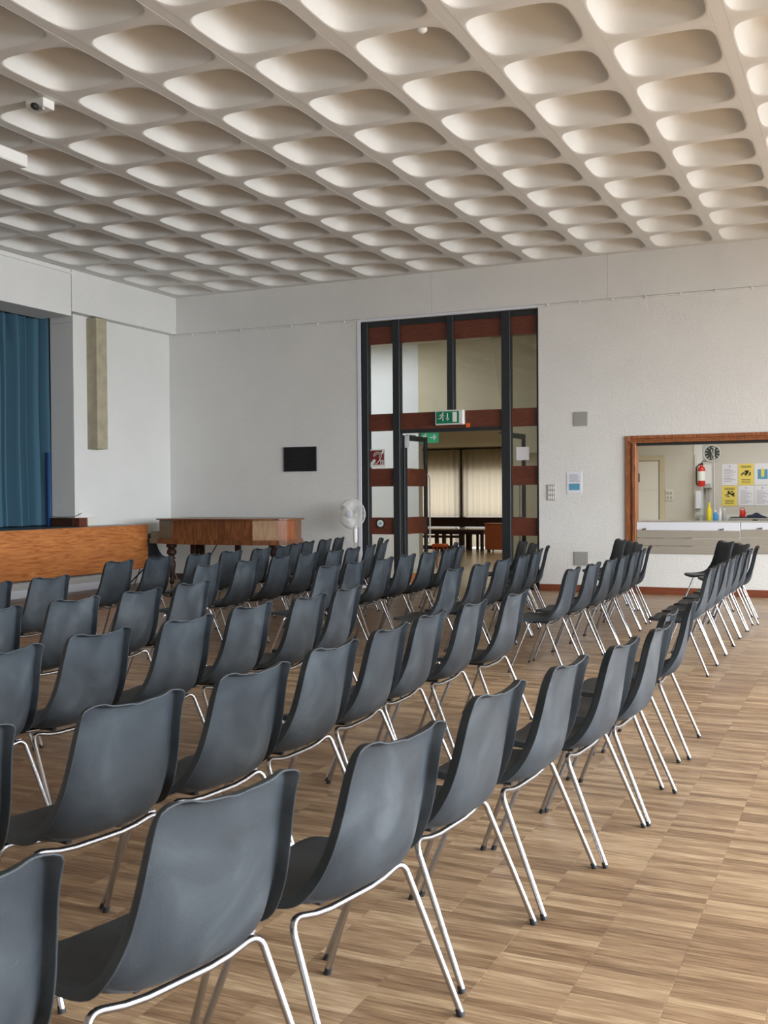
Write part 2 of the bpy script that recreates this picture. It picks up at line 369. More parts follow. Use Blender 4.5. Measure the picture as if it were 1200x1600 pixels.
obj('pier', B(XL - .02, -10.99, 13.29, 13.54, 2.20, 4.25, c=.006), 'concrete', wlf)
obj('pier_cap', B(XL - .02, -10.992, 13.292, 13.538, 3.715, 3.72), 'ink', wlf)
obj('reveal_joint', B(XL - .452, XL + .001, 12.978, 12.985, 4.14, 4.146), 'grey', wlf)
# right window wall
rw = MB(); rw.box(XR, XR + .25, YB, YW + .2, 0, .5); rw.box(XR, XR + .25, YB, YW + .2, 4.05, CZ + .3); rw.box(XR, XR + .25, YB, -1.9, .5, 4.05); rw.box(XR, XR + .25, 14.3, YW + .2, .5, 4.05)
struct('wall_right', rw, 'wall')
struct('wall_rear', B(XL - .5, XR + .25, YB - .2, YB, 0, CZ + .3), 'wall')
wy0, wy1, n = -1.9, 14.3, 6
for k in range(n):
    a = wy0 + (wy1 - wy0) * k / n; b = wy0 + (wy1 - wy0) * (k + 1) / n
    e = sempty('window_%d' % (k + 1), (XR + .1, (a + b) / 2, .5))
    obj('window_frame', MB().box(XR + .08, XR + .16, a, a + .05, .5, 4.05).box(XR + .08, XR + .16, b - .05, b, .5, 4.05).box(XR + .08, XR + .16, a + .05, b - .05, .5, .56).box(XR + .08, XR + .16, a + .05, b - .05, 3.99, 4.05), 'white', e)
    obj('mullion', B(XR + .09, XR + .15, (a + b) / 2 - .025, (a + b) / 2 + .025, .56, 3.99), 'white', e)
    obj('window_sill', B(XR - .12, XR + .08, a + .01, b - .01, .47, .50), 'white', e)
struct('ground', B(-30, 30, -25, 45, -.5, -.25), 'asphalt')
# skirting
struct('baseboard_back', MB().box(-4.52, XR, YW - .018, YW, 0, .102, c=.004), 'skirt')
struct('baseboard_left', MB().box(XL, -7.5, YW - .018, YW, 0, .102, c=.004), 'darkwood')
# conduit under the beam
t1 = struct('trim_1', MB().box(-11.04, -7.46, YW - .022, YW, 4.240, 4.262, c=.003), 'wall')
for k in range(7): obj('clip', B(-10.7 + k * .49, -10.675 + k * .49, YW - .032, YW - .001, 4.234, 4.268, c=.003), 'wall', t1)
t2 = struct('trim_2', MB().box(-4.5, XR, YW - .022, YW, 4.240, 4.262, c=.003), 'wall')
for k in range(14): obj('clip', B(-4.38 + k * .48, -4.355 + k * .48, YW - .032, YW - .001, 4.234, 4.268, c=.003), 'wall', t2)
struct('trim_3', MB().box(-7.52, -4.50, YW - .012, YW + .04, 4.225, 4.268, c=.003).box(-7.52, -7.46, YW - .012, YW + .15, 0, 4.225, c=.003), 'whitegloss')

# ------------------------------------------------------------------ glazed screen with the open double doors
gs = sempty('window_10', (-5.99, YW + .08, 0))
ya, yb = YW + .05, YW + .15
for x0, x1, z0, z1 in ((-7.46, -7.352, 0, 4.225), (-6.915, -6.798, 0, 4.225), (-5.992, -5.888, 2.745, 4.225), (-5.108, -4.968, 0, 4.225), (-4.556, -4.52, 0, 4.225)):
    obj('mullion', B(x0, x1, ya - .03, yb, z0, z1, c=.004), 'black', gs)
obj('head_rail', B(-7.352, -4.556, ya, yb, 4.135, 4.225), 'black', gs)
obj('door_head', B(-6.798, -5.108, ya - .01, yb, 2.425, 2.482), 'black', gs)
bays = ((-7.352, -6.915), (-6.798, -5.992), (-5.888, -5.108), (-4.968, -4.556))
for k, (x0, x1) in enumerate(bays):
    obj('timber_panel', B(x0, x1, ya + .02, yb - .02, 3.86, 4.135), 'redwood', gs)
    if k in (1, 2):
        if k == 1: obj('timber_panel', B(x0, -5.108, ya + .02, yb - .02, 2.482, 2.745), 'redwood', gs)
    else:
        obj('timber_panel', B(x0, x1, ya + .02, yb - .02, 2.472, 2.745), 'redwood', gs)
        obj('timber_panel', B(x0, x1, ya + .02, yb - .02, 1.585, 1.872), 'redwood', gs)
        obj('timber_panel', B(x0, x1, ya + .02, yb - .02, .815, 1.086), 'redwood', gs)
        obj('timber_panel', B(x0, x1, ya + .02, yb - .02, 0, .12), 'black', gs)
        for z0, z1 in ((1.872, 2.472), (1.086, 1.585), (.12, .815)): obj('pane', B(x0, x1, ya + .045, ya + .051, z0, z1), 'glass', gs)
    obj('pane', B(x0, x1, ya + .045, ya + .051, 2.745, 3.86), 'glass', gs)

def door_leaf(name, hx, ang, sgn, label_notice=False):
    """leaf built along +X from its hinge, then swung into the foyer"""
    root = sempty(name, (0, 0, 0)); W = .83
    obj('hinge_stile', B(0, .10, -.025, .025, .02, 2.40, c=.003), 'black', root)
    obj('lock_stile', B(W - .06, W, -.025, .025, .02, 2.40, c=.003), 'black', root)
    obj('top_rail', B(.10, W - .06, -.024, .024, 2.32, 2.40), 'black', root)
    for z0, z1 in ((.02, .17), (.815, 1.086), (1.585, 1.872)):
        obj('timber_panel', B(.10, W - .06, -.026, .026, z0, z1), 'redwood' if z0 > .1 else 'orangewood', root)
    for z0, z1 in ((.17, .815), (1.086, 1.585), (1.872, 2.32)): obj('pane', B(.10, W - .06, -.003, .003, z0, z1), 'glass', root)
    obj('pull_handle', MB().tube([(W - .03, -.03, .62), (W - .03, -.075, .66), (W - .03, -.075, 1.74), (W - .03, -.03, 1.78)], .014, 8), 'white', root, smooth=True)
    obj('door_closer', MB().box(.06, .34, -.075, -.027, 2.325, 2.385, c=.005).tube([(.30, -.05, 2.39), (.12, -.16, 2.395), (.0, -.05, 2.40)], .008, 6), 'black', root)
    root.location = (hx, YW + .16, 0); root.rotation_euler = (0, 0, ang)
    if sgn < 0: root.scale = (1, -1, 1)
    return root
dl = door_leaf('door_1', -6.80, math.radians(86), 1)
dr = door_leaf('door_2', -5.105, math.radians(86), -1)

# ------------------------------------------------------------------ foyer and club room beyond
FZ = 4.35
struct('floor_foyer', B(-13, -3.9, YW + .2, 28.6, -.2, -.001), 'floor2')
struct('ceiling_foyer', B(-13, -3.9, YW + .2, 19.2, FZ, FZ + .15), 'olive')
struct('wall_foyer_left', B(-12.0, -7.95, 19.0, 19.2, 0, FZ), 'wall')
struct('wall_foyer_right', B(-6.1, -3.9, 19.0, 19.2, 0, FZ), 'olive')
struct('wall_foyer_above', B(-7.95, -6.1, 19.0, 19.2, 2.695, FZ), 'olive')
struct('wall_foyer_side', B(-12.2, -12.0, YW + .2, 19.2, 0, FZ), 'wall')
struct('wall_partition', B(-4.0, -3.88, YW + .2, 19.2, 0, FZ), 'olive')
# slanted stair soffit high in the foyer
struct('beam_slanted', MB().add([(-6.47, 18.99, 4.12), (-6.25, 18.99, 3.05), (-6.02, 18.99, 2.2), (-4.02, 18.99, 2.2), (-4.02, 18.99, 4.34), (-6.47, 18.99, 4.34),
                               (-6.40, 18.80, 4.12), (-6.19, 18.80, 3.05), (-5.96, 18.80, 2.2), (-4.02, 18.80, 2.2), (-4.02, 18.80, 4.34), (-6.40, 18.80, 4.34)],
                              [(0, 1, 2, 3, 4, 5), (11, 10, 9, 8, 7, 6)] + [(i, 6 + i, 6 + (i + 1) % 6, (i + 1) % 6) for i in range(6)]), 'olive')
struct('ceiling_club_room', B(-13, -3.9, 19.2, 28.0, 2.72, 2.9), 'olive')
struct('wall_club_room_left', B(-13.1, -12.9, 19.2, 28.0, 0, 2.8), 'olive')
struct('wall_club_room_right', B(-4.1, -3.9, 19.2, 28.0, 0, 2.8), 'olive')
cw = MB(); cw.box(-13, -3.9, 27.35, 27.45, 2.06, 2.8); cw.box(-13, -3.9, 27.35, 27.45, .575, .83); cw.box(-13, -12.6, 27.35, 27.45, 0, 2.8); cw.box(-7.0, -3.9, 27.35, 27.45, 0, 2.8)
struct('wall_club_room_back', cw, 'olive')
struct('trim_10', B(-12.6, -7.0, 27.0, 27.35, .575, .83), 'darkwood')
struct('trim_11', B(-12.6, -7.0, 27.12, 27.15, 2.665, 2.70), 'black')
def pleats(x0, x1, y, z0, z1, amp, per, th=.006, seed=0):
    rnd = random.Random(seed); mb = MB(); xs = []; n = int((x1 - x0) / (per / 10)); ph = 0
    zs = [z1 - (z1 - z0) * k / 6 for k in range(7)]
    prof = []
    for i in range(n + 1):
        ph += 2 * math.pi / 10 * rnd.uniform(.75, 1.25); prof.append((x0 + (x1 - x0) * i / n, math.sin(ph) * rnd.uniform(.8, 1.15)))
    for k, z in enumerate(zs):
        a = amp * (.75 + .25 * k / 6)
        for x, s_ in prof: mb.v.append((x, y + a * s_, z))
    for k in range(6):
        for i in range(n): mb.f.append((k * (n + 1) + i, k * (n + 1) + i + 1, (k + 1) * (n + 1) + i + 1, (k + 1) * (n + 1) + i))
    return mb
struct('gap_blocker_club_room', MB().box(-10.22, -10.06, 27.26, 27.36, 0, 2.7).box(-8.60, -8.46, 27.26, 27.36, 0, 2.7), 'black')  # black uprights added behind the curtain gaps to keep the backlight out
for k, (a, b) in enumerate(((-11.9, -10.16), (-10.11, -8.55), (-8.5, -7.05))):
    o = obj('curtain', pleats(a, b, 27.20, .84, 2.655, .022, .17, seed=k), 'drape', smooth=True, loc=(a, 27.2, .84))
    tag(o, ('cream curtain at the club room window, beside the open door leaf', 'cream curtain at the club room window, beyond the dark centre gap', 'cream curtain hanging behind the orange cabinet')[k], 'curtain', 'cream curtains in the far room')
for k, (a, b) in enumerate(((-11.9, -10.22), (-10.20, -7.05))):
    o = obj('curtain', pleats(a, b, 27.20, .03, .56, .02, .15, seed=9 + k), 'drape', smooth=True, loc=(a, 27.2, .03))
    tag(o, ('short cream curtain below the sill, behind the long dark tables', 'short cream curtain below the sill, next to the orange cabinet')[k], 'curtain', 'short curtains under the sill of the far room')
# dark tables/benches far behind
ft = thing('long_table', 'long dark wooden table under the cream curtains seen through the doorway', 'table', (-10.3, 26.0, 0))
obj('table_top', B(-11.6, -8.95, 25.65, 26.35, .47, .54, c=.005), 'darkwood', ft); obj('apron', B(-11.55, -9.0, 25.70, 26.30, .42, .47), 'darkwood', ft)
obj('stretcher', B(-11.5, -9.63, 25.72, 25.80, .325, .39), 'darkwood', ft)
for x, w_ in ((-11.45, .05), (-10.27, .05), (-10.07, .03), (-9.58, .07), (-9.335, .03), (-9.03, .04)):
    for y in (25.74, 26.26): obj('leg', B(x - w_, x + w_, y - .03, y + .03, 0, .42), 'darkwood', ft)
bt = thing('bench', 'very low dark bench in front of the long table in the far room', 'bench', (-10.5, 25.1, 0))
obj('seat', B(-11.5, -9.6, 24.9, 25.3, .07, .15, c=.004), 'darkwood', bt)
for x in (-11.3, -9.8):
    for s in (-1, 1): obj('leg', B(x - .05, x + .05, 25.1 + s * .15 - .03, 25.1 + s * .15 + .03, 0, .07), 'darkwood', bt)
cb = thing('cabinet', 'small orange wooden cabinet on short legs seen through the doorway', 'cabinet', (-8.5, 25.5, 0))
obj('body', B(-8.80, -8.15, 25.3, 25.75, .06, .70, c=.006), 'cabinetwood', cb); obj('top', B(-8.82, -8.13, 25.28, 25.77, .70, .72), 'cabinetwood', cb)
for x in (-8.72, -8.23):
    for y in (25.36, 25.69): obj('leg', MB().tube([(x, y, 0), (x, y, .06)], .018, 8), 'black', cb)
st = thing('stool', 'small orange stool just inside the far room behind the chair rows', 'stool', (-8.0, 19.9, 0))
obj('seat', B(-8.0, -7.72, 19.75, 20.0, .40, .46, c=.02), 'orange', st)
for x in (-7.97, -7.75):
    for y in (19.78, 19.97): obj('leg', MB().tube([(x, y, 0), (x, y, .40)], .012, 8), 'orange', st)
# hanging green exit board in the foyer
s2 = thing('exit_sign', 'light green hanging exit board with arrow inside the foyer doorway', 'sign', (-7.73, 19.06, 2.44))
obj('board', B(-7.93, -7.555, 19.06, 19.08, 2.445, 2.65), 'green2', s2); obj('rail', B(-7.945, -7.54, 19.05, 19.09, 2.65, 2.672), 'white', s2)
obj('hanger', MB().box(-7.90, -7.88, 19.06, 19.08, 2.672, 2.695).box(-7.60, -7.58, 19.06, 19.08, 2.672, 2.695), 'white', s2)
a = MB(); a.stroke([(-7.73, 2.55), (-7.61, 2.55)], .016, 19.056, 19.06); a.stroke([(-7.655, 2.595), (-7.61, 2.55), (-7.655, 2.505)], .016, 19.056, 19.06)
obj('arrow', a, 'print', s2)

def runner(x, z, s, y0, y1):
    m = MB()
    m.lathe([(0, 0), (.075 * s, 0), (.075 * s, abs(y1 - y0)), (0, abs(y1 - y0))], (x + .10 * s, y1, z + .40 * s), 12, 'y')
    m.stroke([(x + .04 * s, z + .30 * s), (x - .05 * s, z + .04 * s)], .13 * s, y0, y1)
    m.stroke([(x + .03 * s, z + .28 * s), (x - .14 * s, z + .26 * s), (x - .22 * s, z + .12 * s)], .06 * s, y0, y1)
    m.stroke([(x + .05 * s, z + .27 * s), (x + .14 * s, z + .10 * s), (x + .22 * s, z + .14 * s)], .06 * s, y0, y1)
    m.stroke([(x - .05 * s, z + .04 * s), (x + .10 * s, z - .08 * s), (x + .10 * s, z - .34 * s)], .08 * s, y0, y1)
    m.stroke([(x - .06 * s, z + .03 * s), (x - .16 * s, z - .14 * s), (x - .36 * s, z - .14 * s)], .08 * s, y0, y1)
    return m
obj('running_figure', runner(-7.84, 2.545, .17, 19.056, 19.06), 'print', s2)
# main exit sign on the transom
ex = thing('exit_sign', 'green emergency exit light box with running figure above the open doorway', 'sign', (-5.94, YW, 2.53))
obj('housing', B(-6.175, -5.705, YW - .03, YW + .055, 2.525, 2.757, c=.012), 'white', ex)
obj('sign_face', B(-6.150, -5.775, YW - .034, YW - .029, 2.548, 2.735), 'green', ex)
obj('running_figure', runner(-6.055, 2.645, .155, YW - .038, YW - .034), 'print', ex)
a = MB(); a.stroke([(-5.965, 2.70), (-5.965, 2.61)], .016, YW - .038, YW - .034); a.vprism([(-5.995, 2.625), (-5.965, 2.590), (-5.935, 2.625)], YW - .038, YW - .034)
obj('arrow', a, 'print', ex); obj('door_symbol', B(-5.88, -5.81, YW - .038, YW - .034, 2.57, 2.72), 'print', ex)
tag(obj('tag', B(-5.695, -5.632, YW + .06, YW + .07, 2.475, 2.545), 'orange', loc=(-5.66, YW + .065, 2.475)), 'small orange tag stuck on the transom beside the exit light box', 'tag')
# hearing loop sign
hs = thing('hearing_loop_sign', 'maroon hearing loop sign with white ear on the side pane', 'sign', (-7.22, YW + .09, 1.90))
obj('border', B(-7.345, -7.092, YW + .088, YW + .094, 1.895, 2.182), 'print', hs); obj('sign_face', B(-7.340, -7.105, YW + .084, YW + .088, 1.935, 2.165), 'maroon', hs)
y0, y1 = YW + .080, YW + .084; cx, cz = -7.215, 2.075
a = MB()
arc = [(cx + .068 * math.cos(t), cz + .062 * math.sin(t)) for t in [math.radians(d) for d in range(185, -35, -20)]]
a.stroke(arc + [(cx + .02, cz - .085), (cx - .02, cz - .125), (cx - .05, cz - .125)], .013, y0, y1)
a.stroke([(cx + .038 * math.cos(t), cz + .036 * math.sin(t)) for t in [math.radians(d) for d in range(180, -50, -25)]], .010, y0, y1)
a.vprism([(-7.34, 1.935), (-7.30, 1.935), (-7.245, 2.0), (-7.275, 2.03), (-7.34, 1.965)], y0, y1)
a.vprism([(-7.105, 2.165), (-7.105, 2.13), (-7.135, 2.10), (-7.155, 2.12), (-7.125, 2.165)], y0, y1)
a.vprism([(-7.165, 1.94), (-7.150, 1.94), (-7.150, 2.0), (-7.165, 2.0)], y0, y1); a.vprism([(-7.170, 1.995), (-7.110, 1.995), (-7.110, 2.008), (-7.170, 2.008)], y0, y1); a.vprism([(-7.130, 1.94), (-7.115, 1.94), (-7.115, 2.0), (-7.130, 2.0)], y0, y1)
obj('ear_symbol', a, 'print', hs)
# round disc sign
ds = thing('disc_sign', 'round white and black disc on the low timber panel next to the fan', 'sign', (-7.163, YW + .06, .92))
c0 = (-7.163, YW + .069, .992)
obj('rim', MB().lathe([(0, 0), (.078, 0), (.078, .012), (0, .012)], c0, 28, 'y'), 'rubber', ds, smooth=True)
obj('face', MB().lathe([(0, .012), (.056, .012), (.056, .015), (0, .015)], c0, 28, 'y'), 'print', ds, smooth=True)
obj('centre', MB().lathe([(0, .015), (.017, .015), (.017, .018), (0, .018)], c0, 20, 'y').lathe([(.028, .015), (.031, .015), (.031, .017), (.028, .017)], c0, 24, 'y', False), 'blueink', ds)
# notices on the glass
tag(obj('paper_notice', B(-4.90, -4.70, YW + .0965, YW + .0995, 1.96, 2.16), 'paper', loc=(-4.80, YW + .098, 1.96)), 'white paper label on the side pane right of the doorway'.replace('right of', 'beside'), 'notice')
tag(obj('wall_sticker', B(-6.775, -6.70, YW + .172, YW + .176, 2.20, 2.40), 'paper', loc=(-6.74, YW + .17, 2.2)), 'white sticker high on the stile beside the open door', 'sticker')

# ------------------------------------------------------------------ wall fittings
pl = thing('plaque', 'dark rectangular memorial plaque on the white wall above the piano', 'plaque', (-8.585, YW, 1.858))
obj('plate', B(-8.88, -8.29, YW - .018, YW, 1.860, 2.240, c=.004), 'bronze', pl)
obj('plaque_frame', MB().box(-8.89, -8.28, YW - .024, YW, 2.238, 2.252).box(-8.89, -8.28, YW - .024, YW, 1.848, 1.862).box(-8.89, -8.876, YW - .024, YW, 1.862, 2.238).box(-8.294, -8.28, YW - .024, YW, 1.862, 2.238), 'black', pl)
a = MB()
for k in range(11):
    h = .11 if k else .18; a.box(-8.585 - h - .08 * (k % 3) * .6, -8.585 + h + .08 * (k % 3) * .6, YW - .0195, YW - .018, 2.195 - k * .028, 2.201 - k * .028)
obj('engraved_lines', a, 'black', pl)
for z, lb in ((2.44, 'square grey vent grille high on the white wall above the switches'), (.385, 'square grey vent grille low on the white wall above the skirting')):
    v = thing('vent_grille', lb, 'vent', (-3.885, YW, z)); obj('vent_frame', MB().box(-3.992, -3.778, YW - .010, YW, z, z + .208, c=.003), 'greyvent', v)
    for k in range(12): obj('slat', B(-3.975, -3.795, YW - .014, YW - .009, z + .015 + k * .0153, z + .024 + k * .0153), 'greyvent', v)
sw = thing('switch_panel', 'grey metal light switch panel with nine white rockers', 'switch', (-4.33, YW, 1.348))
obj('plate', B(-4.394, -4.267, YW - .012, YW, 1.348, 1.587, c=.003), 'grey', sw)
for r in range(3):
    for c in range(3): obj('rocker', B(-4.375 + c * .034, -4.354 + c * .034, YW - .018, YW - .012, 1.368 + r * .073, 1.412 + r * .073, c=.002), 'white', sw)
nt_ = thing('notice', 'framed white notice with a blue picture beside the light switches', 'notice', (-3.98, YW, 1.45))
obj('holder', B(-4.095, -3.868, YW - .006, YW, 1.445, 1.765, c=.002), 'whitegloss', nt_)
obj('picture', B(-4.06, -3.90, YW - .0085, YW - .006, 1.50, 1.595), 'blueink', nt_)
a = MB()
for k in range(6): a.box(-4.055, -3.93 + .02 * (k % 3), YW - .008, YW - .006, 1.72 - k * .019, 1.727 - k * .019)
obj('print_lines', a, 'ink', nt_)
tag(obj('socket', B(XL, XL + .01, 13.06, 13.14, 1.17, 1.25, c=.003), 'white', loc=(XL, 13.1, 1.17)), 'small white wall socket beside the stage plinth', 'socket')

# ------------------------------------------------------------------ serving hatch
hf = sempty('window_11', (-1.75, YW, .6))
for a_, b_, d_ in ((-3.225, -3.165, .030), (-3.165, -3.125, .012), (-3.125, -3.075, .045)):
    obj('frame_moulding', B(a_, b_, YW - d_, YW + .16, .60, 2.17 if a_ > -3.2 else 2.27, c=.004), 'hatchwood', hf)
for a_, b_, d_ in ((2.225, 2.272, .030), (2.195, 2.225, .012), (2.165, 2.195, .045)):
    obj('frame_moulding', B(-3.165, -.3, YW - d_, YW + .10, a_, b_, c=.004), 'hatchwood', hf)
obj('head_track', B(-3.075, -.3, YW + .02, YW + .16, 2.13, 2.165), 'black', hf)
# lowered counterbalanced shutters of wide grey slats
for x0, x1, dz in ((-3.072, -1.652, 0), (-1.640, -.3, .018)):
    sh = thing('hatch_shutter', 'lowered grey slatted hatch shutter %s' % ('next to the varnished jamb' if dz == 0 else 'on the part of the hatch under the posters'), 'shutter', ((x0 + x1) / 2, YW, .6))
    for k, (z0, z1) in enumerate(((.585, .686), (.697, .796), (.807, .908))):
        obj('slat', B(x0, x1, YW - .004 - .010 * (2 - k), YW + .02, z0 + dz, z1 + dz, c=.004), 'slat', sh)
    obj('top_rail', B(x0, x1, YW - .002, YW + .03, .914 + dz, 1.03, c=.003), 'whitegloss', sh)
    for xl in ((-2.96, -1.893) if dz == 0 else (-1.386, -.6)):
        obj('latch', MB().box(xl - .03, xl + .03, YW - .02, YW - .002, .918 + dz, .940 + dz, c=.003).tube([(xl, YW - .02, .93 + dz), (xl + .03, YW - .035, .945 + dz)], .006, 6), 'chrome', sh)
tag(obj('hatch_counter', B(-3.075, -.3, YW + .0305, YW + .55, 1.010, 1.040, c=.004), 'slat', loc=(-1.7, YW + .3, 1.01)), 'grey laminate counter top running behind the hatch shutters', 'counter')

# kitchen beyond
struct('floor_kitchen', B(-3.88, 2.2, YW + .2, 19.4, -.2, -.001), 'floor2')
struct('ceiling_kitchen', B(-3.88, 2.2, YW + .2, 19.4, 2.85, 3.0), 'kwall')
struct('wall_kitchen_right', B(2.2, 2.4, YW + .2, 19.4, 0, 3.0), 'kwall')
struct('wall_kitchen_left', B(-3.88, -2.757, 18.8, 19.3, 0, 2.85), 'kwall')
struct('wall_kitchen_back', B(-2.757, 2.2, 19.0, 19.3, 0, 2.85), 'kwall')
struct('trim_12', B(-2.757, -2.62, 18.78, 18.999, .96, 2.85), 'white')
d3 = sempty('door_3', (-3.55, 18.79, 0))
obj('door_panel', B(-3.86, -3.35, 18.765, 18.79, .98, 2.0, c=.003), 'cream', d3); obj('upper_rail', B(-3.86, -3.35, 18.760, 18.766, 1.50, 1.506), 'kwall', d3)
obj('architrave', MB().box(-3.335, -3.25, 18.75, 18.80, 0, 2.09, c=.004).box(-3.88, -3.335, 18.75, 18.80, 2.01, 2.09, c=.004), 'olive', d3)
obj('push_plate', B(-3.74, -3.675, 18.756, 18.766, 1.64, 1.79), 'black', d3)
tag(obj('shelf', B(-3.87, -3.15, 18.45, 18.75, .955, .985, c=.004), 'white', loc=(-3.5, 18.6, .955)), 'white shelf ledge under the cream kitchen door', 'shelf')
ks = thing('switch_panel', 'pale grey switch panel on the kitchen wall beside the door', 'switch', (-3.17, 18.8, 1.31))
obj('plate', B(-3.237, -3.107, 18.785, 18.80, 1.315, 1.505, c=.003), 'cream', ks)
for r in range(2):
    for c in range(2): obj('rocker', B(-3.215 + c * .055, -3.18 + c * .055, 18.779, 18.785, 1.34 + r * .08, 1.39 + r * .08), 'grey', ks)
wk = thing('kitchen_counter', 'long steel kitchen counter against the back wall behind the bottles', 'counter', (-1.2, 18.7, 0))
obj('cabinet_body', B(-2.75, 2.1, 18.45, 18.98, .05, .92), 'white', wk); obj('worktop', B(-2.756, 2.15, 18.40, 18.995, .92, .955, c=.004), 'steel', wk); obj('splash_back', B(-2.60, 2.15, 18.975, 18.996, .957, 1.06), 'white', wk)
ck = thing('wall_clock', 'round wall clock with black dial and white rim above the extinguisher', 'clock', (-2.482, 18.99, 2.125))
c0 = (-2.482, 18.999, 2.125)
obj('rim', MB().lathe([(.125, 0), (.148, 0), (.152, .02), (.146, .035), (.128, .035), (.125, .02), (.125, 0)], c0, 36, 'y', False), 'white', ck, smooth=True)
obj('dial', MB().lathe([(0, .012), (.127, .012), (.127, .016), (0, .016)], c0, 36, 'y'), mat('clock_dial', (.05, .055, .05), .5), ck)
a = MB()
for k in range(12):
    t = math.radians(30 * k); r0, r1 = (.090, .112)
    a.stroke([(c0[0] + r0 * math.sin(t), c0[2] + r0 * math.cos(t)), (c0[0] + r1 * math.sin(t), c0[2] + r1 * math.cos(t))], .011, c0[1] - .019, c0[1] - .016)
obj('hour_marks', a, 'print', ck)
for nm, an, ln, wd in (('hour_hand', -12, .062, .012), ('minute_hand', 150, .098, .009), ('second_hand', 186, .095, .005)):
    t = math.radians(an); obj(nm, MB().stroke([(c0[0], c0[2]), (c0[0] + ln * math.sin(t), c0[2] + ln * math.cos(t))], wd, c0[1] - .024, c0[1] - .020), 'print', ck)
fe = thing('fire_extinguisher', 'red fire extinguisher hung on the kitchen wall below the clock', 'extinguisher', (-2.62, 18.68, 1.55))
ec = (-2.615, 18.66, 0)
obj('cylinder', MB().lathe([(0, 1.55), (.055, 1.555), (.062, 1.57), (.062, 1.84), (.05, 1.875), (.025, 1.895), (.02, 1.92), (0, 1.92)], ec, 20), 'red', fe, smooth=True)
obj('valve', MB().box(-2.645, -2.585, 18.635, 18.685, 1.92, 1.945, c=.004).tube([(-2.62, 18.66, 1.945), (-2.58, 18.66, 1.985), (-2.54, 18.66, 1.975)], .008, 6), 'rubber', fe)
obj('hose', MB().tube([(-2.645, 18.66, 1.93), (-2.70, 18.66, 1.88), (-2.70, 18.66, 1.62), (-2.685, 18.66, 1.57)], .011, 8), 'rubber', fe, smooth=True)
obj('paper_band', MB().lathe([(.0632, 1.65), (.0635, 1.65), (.0635, 1.81), (.0632, 1.81)], ec, 20, 'z', False), 'print', fe)
obj('bracket', B(-2.63, -2.60, 18.70, 18.78, 1.68, 1.72), 'grey', fe)
wh = thing('water_heater', 'white wall water heater box behind the extinguisher', 'heater', (-2.55, 18.9, 1.50)); obj('casing', B(-2.619, -2.48, 18.86, 18.999, 1.53, 1.93, c=.01), 'white', wh); obj('pipe', MB().tube([(-2.53, 18.93, .957), (-2.53, 18.93, 1.53)], .012, 8).tube([(-2.57, 18.93, .957), (-2.57, 18.93, 1.53)], .010, 8), 'grey', wh); obj('control_panel', B(-2.61, -2.49, 18.855, 18.862, 1.47 + .06, 1.60), 'grey', wh)
tag(obj('pipe', MB().tube([(-2.452, 18.985, 1.06), (-2.452, 18.985, 2.84)], .010, 8), 'white', loc=(-2.45, 18.98, 1.06), smooth=True), 'thin white vertical pipe running up behind the wall clock', 'pipe')
pt = thing('towel_dispenser', 'white paper towel dispenser on the kitchen wall above the draining rack', 'dispenser', (-2.66, 18.7, 1.16)); obj('casing', B(-2.72, -2.63, 18.66, 18.779, 1.17, 1.48, c=.012), 'whitegloss', pt); obj('slot', B(-2.735, -2.72, 18.67, 18.779, 1.15, 1.47, c=.003), 'grey', pt)
tag(obj('conduit_box', B(-2.742, -2.69, 18.75, 18.779, 1.74, 2.10, c=.004), 'cream', loc=(-2.71, 18.77, 1.74)), 'tall narrow cream conduit box beside the extinguisher', 'box')
# posters
def poster(x0, x1, z0, z1, m, label, kind):
    p = thing('poster', label, 'poster', ((x0 + x1) / 2, 18.999, z0), 'posters on the kitchen wall'); obj('sheet', B(x0, x1, 18.994, 18.999, z0, z1), m, p)
    w_ = x1 - x0; h_ = z1 - z0; cx = (x0 + x1) / 2; a = MB(); y0, y1 = 18.9915, 18.994
    if kind == 'text':
        for k in range(9): a.box(x0 + .03, x0 + .03 + (w_ - .06) * (.55 + .45 * ((k * 7) % 5) / 4), y0, y1, z1 - .09 - k * .026, z1 - .084 - k * .026)
        a.lathe([(0, 0), (.012, 0), (.012, .0025), (0, .0025)], (cx, y1, z1 - .04), 10, 'y')
        obj('print_lines', a, 'ink', p)
    elif kind == 'block':
        for k in range(2): a.box(x0 + .04, x1 - .04, y0, y1, z1 - .045 - k * .02, z1 - .036 - k * .02)
        for k in range(3): a.box(x0 + .05, x1 - .05, y0, y1, z0 + .04 + k * .025, z0 + .048 + k * .025)
        rnd = random.Random(int(cx * 1000))
        for k in range(16):
            bx = cx + rnd.uniform(-.33, .22) * w_; bz = z0 + h_ * (.52 + rnd.uniform(-.10, .17)); a.box(bx, bx + rnd.uniform(.012, .04), y0, y1, bz, bz + rnd.uniform(.01, .035))
        obj('print_block', a, 'darkink', p)
    else:
        obj('picture', MB().vprism([(x0 + .05, z0 + .10), (x1 - .04, z0 + .10), (x1 - .04, z1 - .10), (x0 + .05, z1 - .10)], y0, y1), 'blueink', p)
        obj('picture_shape', MB().vprism([(cx - .02, z0 + .13), (cx + .03, z0 + .14), (cx + .035, z1 - .10), (cx + .0, z1 - .08), (cx - .02, z1 - .11)], y0 - .002, y0), 'yellow', p)
poster(-2.32, -2.07, 1.572, 1.932, 'paper', 'white text notice in the top row next to the clock', 'text')
poster(-2.055, -1.808, 1.569, 1.934, 'yellow', 'yellow poster in the top row above the plain white notice', 'block')
poster(-1.794, -1.545, 1.572, 1.936, 'paper', 'white notice in the top row with a blue picture', 'pic')
poster(-2.325, -2.078, 1.215, 1.562, 'yellow', 'yellow poster in the bottom row above the blue bottle', 'block')
poster(-2.055, -1.808, 1.222, 1.562, 'paper', 'plain white text notice below the yellow poster', 'text')
